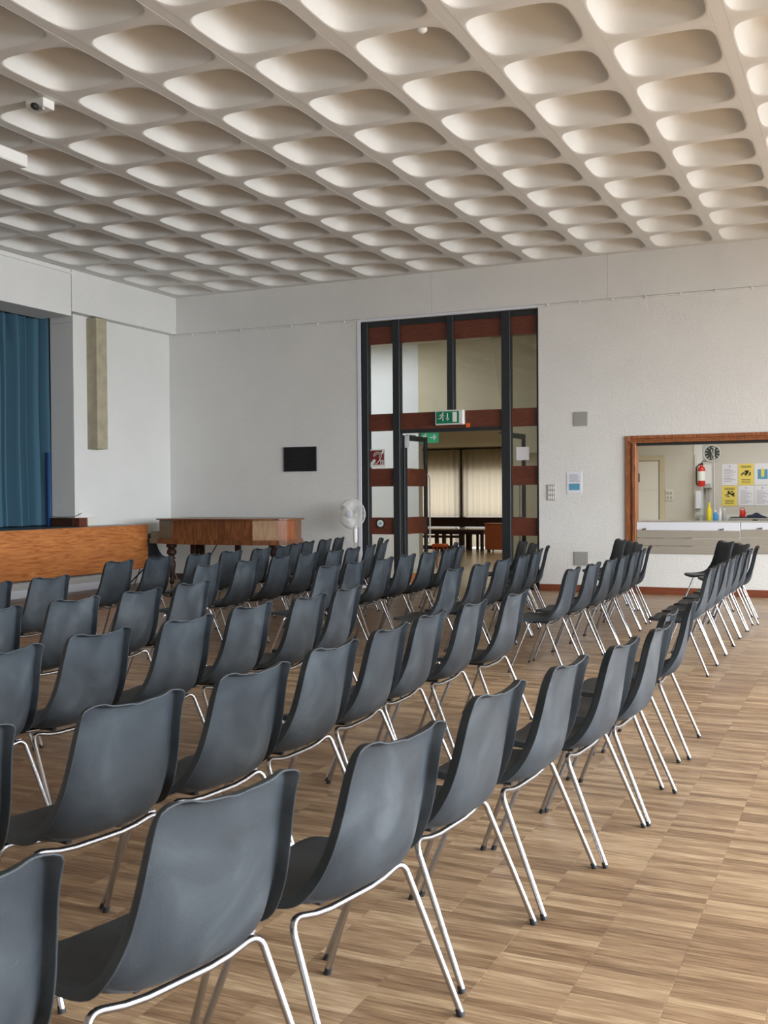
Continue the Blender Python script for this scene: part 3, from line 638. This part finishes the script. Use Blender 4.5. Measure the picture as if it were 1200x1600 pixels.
poster(-1.794, -1.545, 1.222, 1.560, 'paper', 'white text notice below the notice with the blue picture', 'text')
poster(-1.53, -1.29, 1.222, 1.560, 'paper', 'white text notice at the edge of the hatch opening', 'text')
# items on the kitchen counter
def bottle(x, y, h, r, m, label, cap='white'):
    t = thing('bottle', label, 'bottle', (x, y, .956), 'bottles on the kitchen counter'); z = .956
    obj('body', MB().lathe([(0, z), (r * .95, z), (r, z + .01), (r, z + h * .62), (r * .45, z + h * .80), (r * .38, z + h * .86), (0, z + h * .86)], (x, y, 0), 16), m, t, smooth=True)
    obj('cap', MB().lathe([(0, z + h * .86), (r * .45, z + h * .86), (r * .34, z + h), (0, z + h)], (x, y, 0), 12), cap, t, smooth=True)
bottle(-2.47, 18.5, .33, .040, 'yellowbottle', 'tall yellow bottle standing beside the draining rack', 'yellowbottle')
bottle(-2.37, 18.5, .20, .040, 'bluebottle', 'squat blue bottle next to the tall yellow bottle')
bottle(-2.295, 18.52, .24, .030, 'paper', 'white capped bottle just beside the blue one')
bottle(-2.225, 18.5, .23, .034, 'grey', 'pale grey bottle at the end of the bottle group')
rk = thing('draining_rack', 'chrome wire draining rack of white crockery under the towel dispenser', 'rack', (-2.62, 18.55, .955))
a = MB()
for k in range(7): a.tube([(-2.70 + k * .025, 18.46, .965), (-2.70 + k * .025, 18.46, 1.06), (-2.70 + k * .025, 18.62, 1.06), (-2.70 + k * .025, 18.62, .965)], .003, 5)
a.tube([(-2.71, 18.46, .97), (-2.54, 18.46, .97), (-2.54, 18.62, .97), (-2.71, 18.62, .97)], .004, 5, closed=True); obj('wire_frame', a, 'chrome', rk)
for k in range(4):
    o = obj('plate', MB().lathe([(0, 0), (.05, .002), (.075, .012), (.074, .016), (.05, .006), (0, .004)], (0, 0, 0), 20, 'x'), 'print', None, loc=(0, 0, 0), smooth=True)
    o.location = (-2.69 + k * .025 - .012, 18.54, 1.04); o.rotation_euler = (0, .15, 0)
    tag(o, 'white plate standing in the draining rack, %s' % ('by the wall pipe end', 'second from the end', 'third from the end', 'beside the yellow bottle')[k], 'plate', 'white plates in the draining rack')
hb = thing('hob', 'dark low tray hob on the counter below the posters', 'hob', (-1.85, 18.7, .955)); obj('tray', B(-2.16, -1.54, 18.50, 18.92, .957, 1.02, c=.01), 'steel', hb); obj('top_plate', B(-2.14, -1.56, 18.52, 18.90, 1.02, 1.035), 'black', hb); obj('side_handle', B(-1.78, -1.70, 18.48, 18.50, .98, 1.0), 'black', hb)
kt = thing('kettle', 'small red kettle standing behind the dark hob', 'kettle', (-1.97, 18.85, 1.035))
obj('body', MB().lathe([(0, 1.036), (.045, 1.036), (.05, 1.05), (.042, 1.12), (.03, 1.15), (0, 1.155)], (-1.97, 18.80, 0), 18), 'red', kt, smooth=True); obj('handle', MB().tube([(-2.01, 18.80, 1.13), (-2.01, 18.80, 1.18), (-1.95, 18.80, 1.19), (-1.92, 18.80, 1.10), (-1.925, 18.80, 1.06)], .007, 8), 'red', kt, smooth=True)
a = MB(); nx, ny = 16, 8
for j in range(ny + 1):
    for i in range(nx + 1):
        u, v = i / nx, j / ny; h = math.sin(math.pi * u) ** .7 * math.sin(math.pi * v) ** .6; a.v.append((-1.90 + .30 * u + .01 * math.sin(9 * v), 18.62 + .22 * v, 1.037 + .06 * h * (1 + .25 * math.sin(11 * u + 3 * v))))
for j in range(ny):
    for i in range(nx): a.f.append((j * (nx + 1) + i, j * (nx + 1) + i + 1, (j + 1) * (nx + 1) + i + 1, (j + 1) * (nx + 1) + i))
a.box(-1.88, -1.62, 18.64, 18.82, 1.0355, 1.04)
tag(obj('cloth', a, 'cloth', loc=(-1.75, 18.73, 1.035), smooth=True), 'crumpled navy cloth lying on the dark hob', 'cloth')

# ------------------------------------------------------------------ stage
sg = thing('stage', 'low stage with broad orange wooden front and dark floor', 'stage', (-11.5, 9, 0))
obj('fascia', B(-10.63, -10.60, 3.0, 14.02, .30, 1.0, c=.002), 'orangewood', sg)
obj('stage_floor', B(-14.0, -10.63, 3.0, 14.02, .955, .998), 'stagefloor', sg)
obj('end_panel', B(-11.14, -10.63, 14.0, 14.02, .30, .955), 'orangewood', sg)
obj('plinth', B(-11.14, -11.10, 3.0, 13.98, 0, .12), 'whitegloss', sg)
for k in range(24): obj('louvre', B(-11.13, -11.11, 3.05 , 13.95, .125 + k * .0105 * 1.6, .125 + k * .0105 * 1.6 + .011), 'cream', sg) if k < 16 else None
obj('back_board', B(-11.16, -11.145, 3.0, 13.98, .0, .955), 'grey', sg)
for y in (4, 7, 10, 13): obj('bracket', B(-11.10, -10.64, y, y + .05, .80, .95), 'grey', sg)
obj('strut', MB().tube([(-10.62, 13.95, .30), (-10.95, 13.95, .02)], .012, 8), 'black', sg)
cr = thing('stage_curtain', 'heavy blue pleated stage curtain drawn across the stage', 'curtain', (-11.8, 10, 1.0))
mbc = MB(); rnd = random.Random(3); Ya, Yb_, nn = 5.0, 13.35, 330; ph = 0; prof = []
for i in range(nn + 1):
    ph += 2 * math.pi / 7 * rnd.uniform(.3, 1.5); prof.append((Ya + (Yb_ - Ya) * i / nn, math.copysign(abs(math.sin(ph)) ** .6, math.sin(ph)) * rnd.uniform(.85, 1.05) + .4 * math.sin(ph * .37)))
zs = [4.6 - 3.585 * k / 8 for k in range(9)]
for side in (0, .01):
    k0 = len(mbc.v)
    for k, z in enumerate(zs):
        for y, s_ in prof: mbc.v.append((-11.80 - side + .11 * s_ * (.8 + .3 * k / 8), y + .012 * math.sin(k + y * 3), z))
    for k in range(8):
        for i in range(nn): mbc.f.append(tuple(k0 + q for q in (k * (nn + 1) + i, k * (nn + 1) + i + 1, (k + 1) * (nn + 1) + i + 1, (k + 1) * (nn + 1) + i)))
obj('drape', mbc, 'curtain', cr, smooth=True)
obj('track', B(-11.83, -11.75, 4.8, 13.4, 4.6, 4.64), 'black', cr)
struct('wall_stage_back', B(-14.2, -14.01, 2.8, 14.2, 0, 5.2), 'stagefloor')
struct('wall_stage_end', B(-14.2, XL - .46, 14.03, 14.15, 0, 5.2), 'stagefloor')
struct('wall_stage_near', B(-14.2, XL - .46, 2.8, 2.99, 0, 5.2), 'stagefloor')
struct('ceiling_stage', B(-14.2, XL - .46, 2.8, 14.2, 5.21, 5.35), 'stagefloor')
tag(obj('wooden_block', B(-11.62, -11.185, 12.93, 12.975, .999, 1.13, c=.003), 'darkwood', loc=(-11.4, 12.95, 1.0)), 'dark wooden board at the foot of the stage side wall', 'board')
tag(obj('wooden_box', B(-11.18, -11.06, 12.93, 13.10, .999, 1.13, c=.003), 'redwood', loc=(-11.1, 13.0, 1.0)), 'small reddish wooden box at the wall corner on the stage', 'box')
tag(obj('white_box', B(-11.18, -11.05, 13.12, 13.34, .999, 1.13, c=.008), 'cream', loc=(-11.1, 13.2, 1.0)), 'small white box standing on the end of the stage', 'box')
tag(obj('cable', MB().tube([(-11.62, 12.96, 1.15), (-11.4, 12.95, 1.142), (-11.17, 12.96, 1.15), (-11.15, 13.02, 1.17), (-11.16, 13.10, 1.20)], .008, 6), 'grey', loc=(-11.4, 12.95, 1.14), smooth=True), 'thin grey cable along the foot of the stage side wall', 'cable')
tag(obj('curtain_end', MB().box(-11.70, -11.67, 12.925, 12.965, 1.0, 2.15), mat('bright_blue_cloth', (.012, .05, .20), .9), loc=(-11.7, 12.9, 1.0)), 'bright blue cloth strip hanging beside the stage curtain edge', 'cloth')

# ------------------------------------------------------------------ piano
pn = thing('grand_piano', 'old brown grand piano with closed lid against the white back wall', 'piano', (-9.1, 14.4, 0))
outl = [(-10.33, 13.96), (-9.97, 13.80), (-9.0, 13.78), (-8.50, 13.80), (-8.12, 13.92), (-8.02, 14.0), (-7.97, 14.15), (-8.02, 14.45), (-8.2, 14.72), (-10.33, 14.98)]
def panel(p, q, z0, z1, th=.03):
    d = Vector((q[0] - p[0], q[1] - p[1])); n_ = Vector((-d.y, d.x)).normalized() * th
    return [(p[0], p[1]), (q[0], q[1]), (q[0] + n_.x, q[1] + n_.y), (p[0] + n_.x, p[1] + n_.y)]
M['piano'] = wood('worn_walnut_veneer', (.10, .032, .012), (.27, .105, .038), (7, 7, 1.3), .35, 2.0, coat=.2)
M['piano_lit'] = wood('lit_walnut_veneer', (.30, .18, .10), (.46, .30, .18), (7, 7, 1.3), .4, 2.0, coat=.2)  # flank turned to the windows: their light is painted into this paler veneer
M['piano_red'] = wood('lit_reddish_walnut_veneer', (.20, .055, .018), (.33, .11, .035), (7, 7, 1.3), .35, 2.0, coat=.2)  # strongly lit curved end, the light put into the veneer colour
M['piano_grey'] = mat('grey_veneer', (.17, .165, .13), .45, noise=(14, .15))  # greyer veneer at the keyboard end
obj('case_core', MB().prism([(x * .94 - .546, y * .94 + .864) for x, y in outl], .74, 1.04), 'darkwood', pn)
names = ['piano_grey', 'piano', 'piano', 'piano_lit', 'piano_red', 'piano_red', 'piano', 'piano']
segs = [(outl[0], outl[1]), (outl[1], (-9.55, 13.79)), ((-9.545, 13.79), outl[3]), (outl[3], outl[4]), (outl[4], outl[5]), (outl[5], outl[6]), (outl[6], outl[7]), (outl[7], outl[8])]
for (p, q), m_ in zip(segs, names): obj('side_panel', MB().prism(panel(p, q, 0, 0), .775, 1.075), m_, pn, label={'piano_grey': 'grey side panel by the keyboard', 'piano_lit': 'pale side panel with window light in its colour'}.get(m_))
obj('spine_panel', MB().prism(panel(outl[8], outl[9], 0, 0), .775, 1.075), 'piano', pn); obj('key_panel', MB().prism(panel(outl[9], outl[0], 0, 0), .80, 1.06), 'piano_grey', pn)
def scaled(o_, e):
    cx = sum(p[0] for p in o_) / len(o_); cy = sum(p[1] for p in o_) / len(o_)
    return [(x + math.copysign(e, x - cx), y + math.copysign(e, y - cy)) for x, y in o_]
obj('base_moulding', MB().prism(scaled(outl, .02), .70, .775), 'piano', pn); obj('lid', MB().prism(scaled(outl, .035), 1.078, 1.10), 'piano', pn)
obj('keyboard_arm', MB().prism([(-10.50, 13.96), (-10.33, 13.96), (-10.33, 14.10), (-10.50, 14.10)], .78, .90).prism([(-10.50, 14.88), (-10.33, 14.88), (-10.33, 14.98), (-10.50, 14.98)], .78, .90).prism([(-10.52, 13.95), (-10.33, 13.95), (-10.33, 14.99), (-10.52, 14.99)], .70, .78), 'piano_grey', pn)
obj('keyboard', B(-10.49, -10.34, 14.10, 14.88, .78, .80), 'print', pn)
legp = [(0, .70), (.085, .70), (.085, .64), (.05, .62), (.075, .58), (.08, .54), (.045, .50), (.038, .44), (.062, .40), (.066, .34), (.045, .22), (.032, .12), (.045, .09), (.03, .06), (.022, .045), (0, .045)]
for x, y in ((-10.2, 14.10), (-10.2, 14.80), (-8.45, 14.35)):
    l_ = obj('leg', MB().lathe(legp[::-1], (x, y, 0), 16), 'darkwood', pn, smooth=True)
    obj('caster', MB().lathe([(0, -.012), (.022, -.012), (.022, .012), (0, .012)], (x, y, .0225), 12, 'x'), 'steel', l_)
obj('pedal_lyre', MB().box(-9.98, -9.90, 14.30, 14.34, .16, .70).box(-9.98, -9.90, 14.56, 14.60, .16, .70).box(-10.0, -9.88, 14.26, 14.64, .12, .17), 'darkwood', pn)
obj('strut', MB().tube([(-9.55, 14.45, .70), (-9.92, 14.45, .16)], .010, 6).box(-9.20, -9.12, 14.4, 14.46, .45, .70), 'darkwood', pn)

# ------------------------------------------------------------------ pedestal fan
fx, fy, fz = -7.41, 15.0, 1.154
fn = thing('pedestal_fan', 'white pedestal fan standing between the piano and the glazed screen', 'fan', (fx, fy, 0))
obj('base', MB().lathe([(0, 0), (.20, 0), (.20, .015), (.06, .04), (.03, .06), (0, .06)], (fx, fy + .1, 0), 28), 'white', fn, smooth=True)
obj('pole', MB().tube([(fx, fy + .1, .05), (fx, fy + .1, .75)], .011, 10), 'grey', fn, smooth=True)
obj('column', MB().lathe([(0, .70), (.028, .70), (.034, .74), (.036, .90), (.03, .97), (0, .98)], (fx, fy + .1, 0), 16), 'white', fn, smooth=True)
obj('motor', MB().lathe([(0, -.16), (.05, -.15), (.065, -.10), (.065, -.02), (.03, .0), (0, .0)], (fx, fy - .02, fz), 20, 'y'), 'white', fn, smooth=True)
gr = MB(); N = 64
for i in range(N):
    t = 2 * math.pi * i / N; c, s = math.cos(t), math.sin(t)
    gr.tube([(fx + r * c, fy + yy, fz + r * s) for r, yy in ((.045, -.115), (.12, -.112), (.19, -.09), (.23, -.04), (.23, .0), (.19, .05), (.07, .07))], .0030, 4, caps=False)
for r, yy in ((.232, -.02), (.12, -.112), (.19, -.09)):
    gr.tube([(fx + r * math.cos(2 * math.pi * k / 40), fy + yy, fz + r * math.sin(2 * math.pi * k / 40)) for k in range(40)], .0065 if r > .2 else .002, 6, closed=True)
obj('guard', gr, 'white', fn)
obj('guard_badge', MB().lathe([(0, .108), (.062, .108), (.062, .118), (.045, .124), (0, .126)], (fx, fy, fz), 24, 'y'), 'whitegloss', fn, smooth=True)
for k in range(3):
    bl = MB(); t0 = 2 * math.pi * k / 3 + .5; nb = 8
    for i in range(nb + 1):
        for j in range(5):
            r = .03 + .175 * i / nb; sp = (.35 + .55 * math.sin(math.pi * (i / nb) ** .8)) * (j / 4 - .5); t = t0 + sp
            for q in (0, .003): bl.v.append((fx + r * math.cos(t), fy - .055 + .05 * (j / 4 - .5) + q, fz + r * math.sin(t)))
    for i in range(nb):
        for j in range(4):
            a_, b_, c_, d_ = [(i * 5 + j) * 2, (i * 5 + j + 1) * 2, ((i + 1) * 5 + j + 1) * 2, ((i + 1) * 5 + j) * 2]; bl.f += [(a_, b_, c_, d_), (d_ + 1, c_ + 1, b_ + 1, a_ + 1)]
    obj('blade', bl, mat('fan_blade', (.70, .72, .76), .35) if k == 0 else bpy.data.materials['fan_blade'], fn, smooth=True)

# ------------------------------------------------------------------ ceiling fittings
dv = thing('ceiling_sensor', 'white box sensor with black lens fixed under the coffered ceiling', 'sensor', (-6.58, 7.26, CZ - .06))
obj('housing', B(-6.70, -6.50, 7.20, 7.34, CZ - .075, CZ, c=.004), 'white', dv)
obj('lens', MB().lathe([(0, 0), (.025, .0), (.03, .03), (.02, .06), (0, .065)], (-6.56, 7.19, CZ - .085), 16, 'y'), 'rubber', dv, smooth=True); obj('lens_mount', B(-6.60, -6.52, 7.21, 7.24, CZ - .10, CZ - .07), 'grey', dv)
pj = thing('projector', 'white ceiling projector with looping black cables under the coffered ceiling', 'projector', (-7.3, 7.6, 4.4))
obj('casing', B(-7.56, -7.14, 7.30, 7.70, 4.52, 4.64, c=.012), 'white', pj); obj('mount_plate', B(-7.55, -7.17, 7.24, 7.30, 4.63, 4.655), 'black', pj); obj('ceiling_pole', MB().tube([(-7.45, 7.5, 4.66), (-7.45, 7.5, CZ + .0)], .02, 10), 'white', pj)
obj('cable', MB().tube([(-7.20, 7.26, 4.655), (-7.18, 7.25, 4.71), (-7.24, 7.24, 4.75), (-7.34, 7.25, 4.73), (-7.40, 7.27, 4.66)], .007, 6).tube([(-7.26, 7.26, 4.655), (-7.27, 7.25, 4.70), (-7.36, 7.24, 4.74), (-7.46, 7.26, 4.70)], .006, 6), 'rubber', pj, smooth=True)
tag(obj('smoke_detector', MB().lathe([(0, 0), (.045, 0), (.045, -.02), (.025, -.035), (0, -.035)], (-3.06, 7.42, CZ + .03), 20), 'white', loc=(-3.06, 7.42, CZ), smooth=True), 'tiny round white detector on the edge of a ceiling coffer', 'detector')

# ------------------------------------------------------------------ shell chairs
def shell_mesh():
    prof = [(.238, .820, .160), (.2345, .814, .176), (.229, .799, .184), (.223, .770, .188), (.215, .715, .193), (.208, .655, .200), (.201, .595, .208), (.193, .540, .217), (.182, .490, .226), (.157, .443, .234),
            (.108, .414, .237), (.045, .4045, .235), (-.03, .405, .231), (-.105, .414, .226), (-.165, .427, .218), (-.20, .431, .206), (-.218, .428, .186), (-.226, .424, .150)]
    dish = [.004, .006, .009, .014, .019, .024, .032, .044, .058, .064, .054, .044, .034, .024, .014, .010, .008, .006]
    fl_ = [.022, .029, .034, .037, .039, .040, .041, .042, .042, .041, .038, .034, .030, .028, .026, .024, .022, .020]
    U = 18; n = len(prof); bm = bmesh.new(); G = []
    nor = []
    for i in range(n):
        a = prof[max(0, i - 1)]; b = prof[min(n - 1, i + 1)]; t = Vector((b[0] - a[0], 0, b[1] - a[1])).normalized()
        nor.append(Vector((-t.z, 0, t.x)))   # towards rear / underside
        if nor[-1].dot(Vector((1, 0, -1))) < 0: nor[-1] = -nor[-1]
    for i, (x, z, hw) in enumerate(prof):
        row = []
        for j in range(U + 1):
            u = math.sin(math.pi / 2 * (2 * j / U - 1)) * .55 + (2 * j / U - 1) * .45; sag = .017 * u * u * max(0, 1 - i / 4)
            p = Vector((x, u * hw, z + sag)) - nor[i] * dish[i] * abs(u) ** 4.2
            row.append(bm.verts.new(p))
        G.append(row)
    for i in range(n - 1):
        for j in range(U): bm.faces.new((G[i][j], G[i][j + 1], G[i + 1][j + 1], G[i + 1][j]))
    # boundary loop: top row, right side, front row, left side
    loop = [(0, j) for j in range(U + 1)] + [(i, U) for i in range(1, n)] + [(n - 1, j) for j in range(U - 1, -1, -1)] + [(i, 0) for i in range(n - 2, 0, -1)]
    cen = lambda i, j: (min(max(i, 1), n - 2), min(max(j, 1), U - 1))
    prev = [G[i][j] for i, j in loop]
    base = [(G[i][j].co.copy(), (G[i][j].co - G[cen(i, j)[0]][cen(i, j)[1]].co).normalized(), nor[i], fl_[i]) for i, j in loop]
    m = len(base); outs = [b[1] for b in base]
    for _ in range(2): outs = [(outs[k - 1] + outs[k] * 2 + outs[(k + 1) % m]).normalized() for k in range(m)]
    cnr = [1 + 2.4 * max(0, abs(o_.y * o_.z) * 2 - .25) * (.7 if b[0].z > .7 else 0) for b, o_ in zip(base, outs)]
    for so, sn in ((.0035, .04), (.0075, .20), (.0115, .58), (.0165, .96), (.017, 1.0)):
        cur = [bm.verts.new(b[0] + o_ * so * (1 + (q - 1) * sn) + b[2] * b[3] * sn * (1 + (q - 1) * .25)) for b, o_, q in zip(base, outs, cnr)]
        for k in range(m): bm.faces.new((prev[k], cur[k], cur[(k + 1) % m], prev[(k + 1) % m]))
        prev = cur
    bmesh.ops.recalc_face_normals(bm, faces=bm.faces[:])
    me = bpy.data.meshes.new('seat_shell_raw'); bm.to_mesh(me); bm.free()
    o = bpy.data.objects.new('tmp', me); COL.objects.link(o)
    s = o.modifiers.new('s', 'SOLIDIFY'); s.thickness = .0045; s.offset = 0
    s2_ = o.modifiers.new('d', 'SUBSURF'); s2_.levels = 1; s2_.render_levels = 1
    dg = bpy.context.evaluated_depsgraph_get(); out = bpy.data.meshes.new_from_object(o.evaluated_get(dg)); out.name = 'seat_shell'
    bpy.data.objects.remove(o); out.polygons.foreach_set('use_smooth', [True] * len(out.polygons))
    out.materials.clear(); out.materials.append(M['shell']); return out

def make_chair():
    root = thing('shell_chair', '', 'chair', (0, 0, 0))
    o = bpy.data.objects.new('seat_shell', shell_mesh()); COL.objects.link(o); o.parent = root; ORG[o.name] = (0, 0, 0)
    R = .0095
    def arc(p0, p1, p2, k=6):   # quadratic bend
        p0, p1, p2 = map(Vector, (p0, p1, p2)); return [tuple(p0 * (1 - t) ** 2 + p1 * 2 * t * (1 - t) + p2 * t * t) for t in [q / k for q in range(k + 1)]]
    for fx_, tx in ((.25, .082), (-.215, -.055)):
        for s in (-1, 1):
            bend = arc((tx + (fx_ - tx) * .09, s * .2525, .372), (tx, s * .250, .412), (tx - .002, s * .205, .402))
            l_ = obj('leg', MB().tube([(fx_, s * .28, .012)] + bend, R, 12), 'chrome', root, smooth=True)
            obj('rubber_foot', MB().tube([(fx_ + (fx_ - tx) * .012, s * .2806, 0), (fx_, s * .28, .006), (fx_ - (fx_ - tx) * .035, s * .279, .020)], [.0115, .0115, .0108], 10), 'rubber', l_, smooth=True)
        x = tx - .002
        obj('cross_tube', MB().tube([(x, -.205, .402), (x, -.15, .390), (x, -.09, .384), (x, 0, .384), (x, .09, .384), (x, .15, .390), (x, .205, .402)], R, 12), 'chrome', root, smooth=True)
    for s in (-1, 1):
        obj('mounting_pad', B(-.068, .066, s * .10 - .011, s * .10 + .011, .393, .406, c=.003), 'rubber', root)
    obj('link_bracket', MB().box(-.045, .075, .236, .256, .392, .400, c=.002).box(-.03, -.005, .232, .262, .400, .407).box(.03, .055, .232, .262, .400, .407), 'chrome', root)
    return root
proto = make_chair()
TIPS = {
 'Af': [(-1.173, 9.12), (-1.175, 9.72), (-1.173, 10.32), (-1.187, 10.92), (-1.181, 11.5), (-1.177, 12.1), (-1.182, 12.65), (-1.26, 12.95), (-1.44, 13.45)],
 'Bf': [(-2.208, 8.72), (-2.191, 9.38), (-2.18, 9.98), (-2.19, 10.58), (-2.208, 11.18), (-2.257, 11.78), (-2.316, 12.38), (-2.47, 12.7), (-2.62, 13.2), (-2.82, 13.7)],
 'Cf': [(-3.123, 8.4), (-3.111, 9.05), (-3.116, 9.68), (-3.116, 10.28), (-3.184, 10.85), (-3.323, 11.45), (-3.436, 12.05), (-3.66, 12.4), (-3.95, 12.95)],
 'Df': [(-4.273, 8.38), (-4.295, 8.95), (-4.281, 9.53), (-4.289, 10.08), (-4.281, 10.66), (-4.3, 11.25), (-4.416, 11.85), (-4.64, 12.3)],
 'Ef': [(-5.398, 8.21), (-5.379, 8.85), (-5.386, 9.5), (-5.408, 10.08), (-5.399, 10.68), (-5.489, 11.25), (-5.567, 11.85), (-5.699, 12.45), (-5.85, 12.85), (-6.09, 13.3)],
 'Ff': [(-6.5, 8.35), (-6.499, 8.97), (-6.474, 9.65), (-6.464, 10.25), (-6.444, 10.85), (-6.544, 11.45), (-6.702, 12.05), (-6.838, 12.65), (-6.882, 13.2), (-6.971, 13.7)],
 'An': [(-1.276, 1.425), (-1.174, 2.073), (-1.056, 2.672), (-1.044, 3.359), (-0.983, 3.97), (-0.914, 4.486), (-0.87, 5.111), (-0.941, 5.740), (-0.926, 6.389)],
 'Bn': [(-2.113, 2.188), (-1.987, 2.789), (-1.952, 3.400), (-1.984, 4.04), (-2.015, 4.65), (-2.055, 5.25), (-2.035, 5.85), (-1.987, 6.50)],
 'Cn': [(-3.151, 3.436), (-3.157, 4.016), (-3.1, 4.621), (-3.133, 5.273), (-3.091, 5.82), (-3.133, 6.452)],
 'Dn': [(-4.37, 4.61), (-4.335, 5.23), (-4.319, 5.84), (-4.353, 6.461)],
 'En': [(-5.705, 5.921), (-5.721, 6.553)]}
YAW = {'An': [14, 13, 10, 5, 4, 4, 2, -1, -3], 'Bn': [12, 10, 6, 2, -1, -1, 0, 1], 'Cn': [4, 3, 2, 1, 0, -2], 'Dn': [6, 4, 1, 0], 'En': [3, 1],
       'Af': [0, 0, 0, 0, 0, -1, -6, -28, -34], 'Bf': [0, 1, 0, -1, -2, -5, -10, -22, -26, -30], 'Cf': [0, 0, 0, -2, -7, -11, -16, -27, -30],
       'Df': [0, 0, 0, 0, 0, -4, -12, -24], 'Ef': [0, 0, 0, 0, -2, -6, -9, -14, -22, -30], 'Ff': [0, 0, 1, 0, -2, -8, -11, -9, -6, -10]}
ORD = ['first', 'second', 'third', 'fourth', 'fifth', 'sixth', 'seventh', 'eighth', 'ninth', 'tenth']
ROWN = {'A': 'rearmost', 'B': 'second', 'C': 'third', 'D': 'fourth', 'E': 'fifth', 'F': 'sixth'}
def copy_tree(o, parent=None):
    c = o.copy(); COL.objects.link(c)
    if parent: c.parent = parent
    for ch in o.children: copy_tree(ch, c)
    return c
first = True
for key, tips in TIPS.items():
    far_row = True; prev = None; tan_yaw = None
    for k, ((tx, ty), yw) in enumerate(zip(tips, YAW[key])):
        y_ = math.radians(yw); c, s = math.cos(y_), math.sin(y_)
        lx, ly = .244, (.199 if yw > -20 else -.199)
        x = tx - (lx * c + ly * s); y = ty - (-lx * s + ly * c)
        if prev:
            dmin = .598 + .17 * abs(math.radians(yw - prev[2])) if yw < -4 else .585
            dd = math.hypot(x - prev[0], y - prev[1])
            if dd < dmin:
                x, y = prev[0] + (x - prev[0]) / dd * dmin, prev[1] + (y - prev[1]) / dd * dmin
        prev = (x, y, yw); tan_yaw = yw
        r = proto if first else copy_tree(proto); first = False
        r.location = (x, y, 0); r.rotation_euler = (0, 0, -y_)
        far = key[1] == 'f'; n_ = len(tips)
        q = k if far else n_ - 1 - k
        row = ROWN[key[0]]
        turned = ' turned inwards' if abs(yw) > 20 else ''
        where = 'beyond the aisle' if far else 'before the aisle'
        r['label'] = 'charcoal shell chair%s, %s from the aisle, %s row from rear, %s' % (turned, ORD[q], row, where)
        if row == 'rearmost': r['label'] = 'charcoal shell chair%s, %s from the aisle, rearmost row, %s' % (turned, ORD[q], where)
        r['group'] = 'charcoal shell chairs in rows facing the stage'
# piano player's chair behind the end of the stage
r = copy_tree(proto); r.location = (-10.72, 14.42, 0); r.rotation_euler = (0, 0, math.radians(176)); r['label'] = 'charcoal shell chair at the piano keyboard behind the end of the stage'; r['group'] = 'loose chairs'
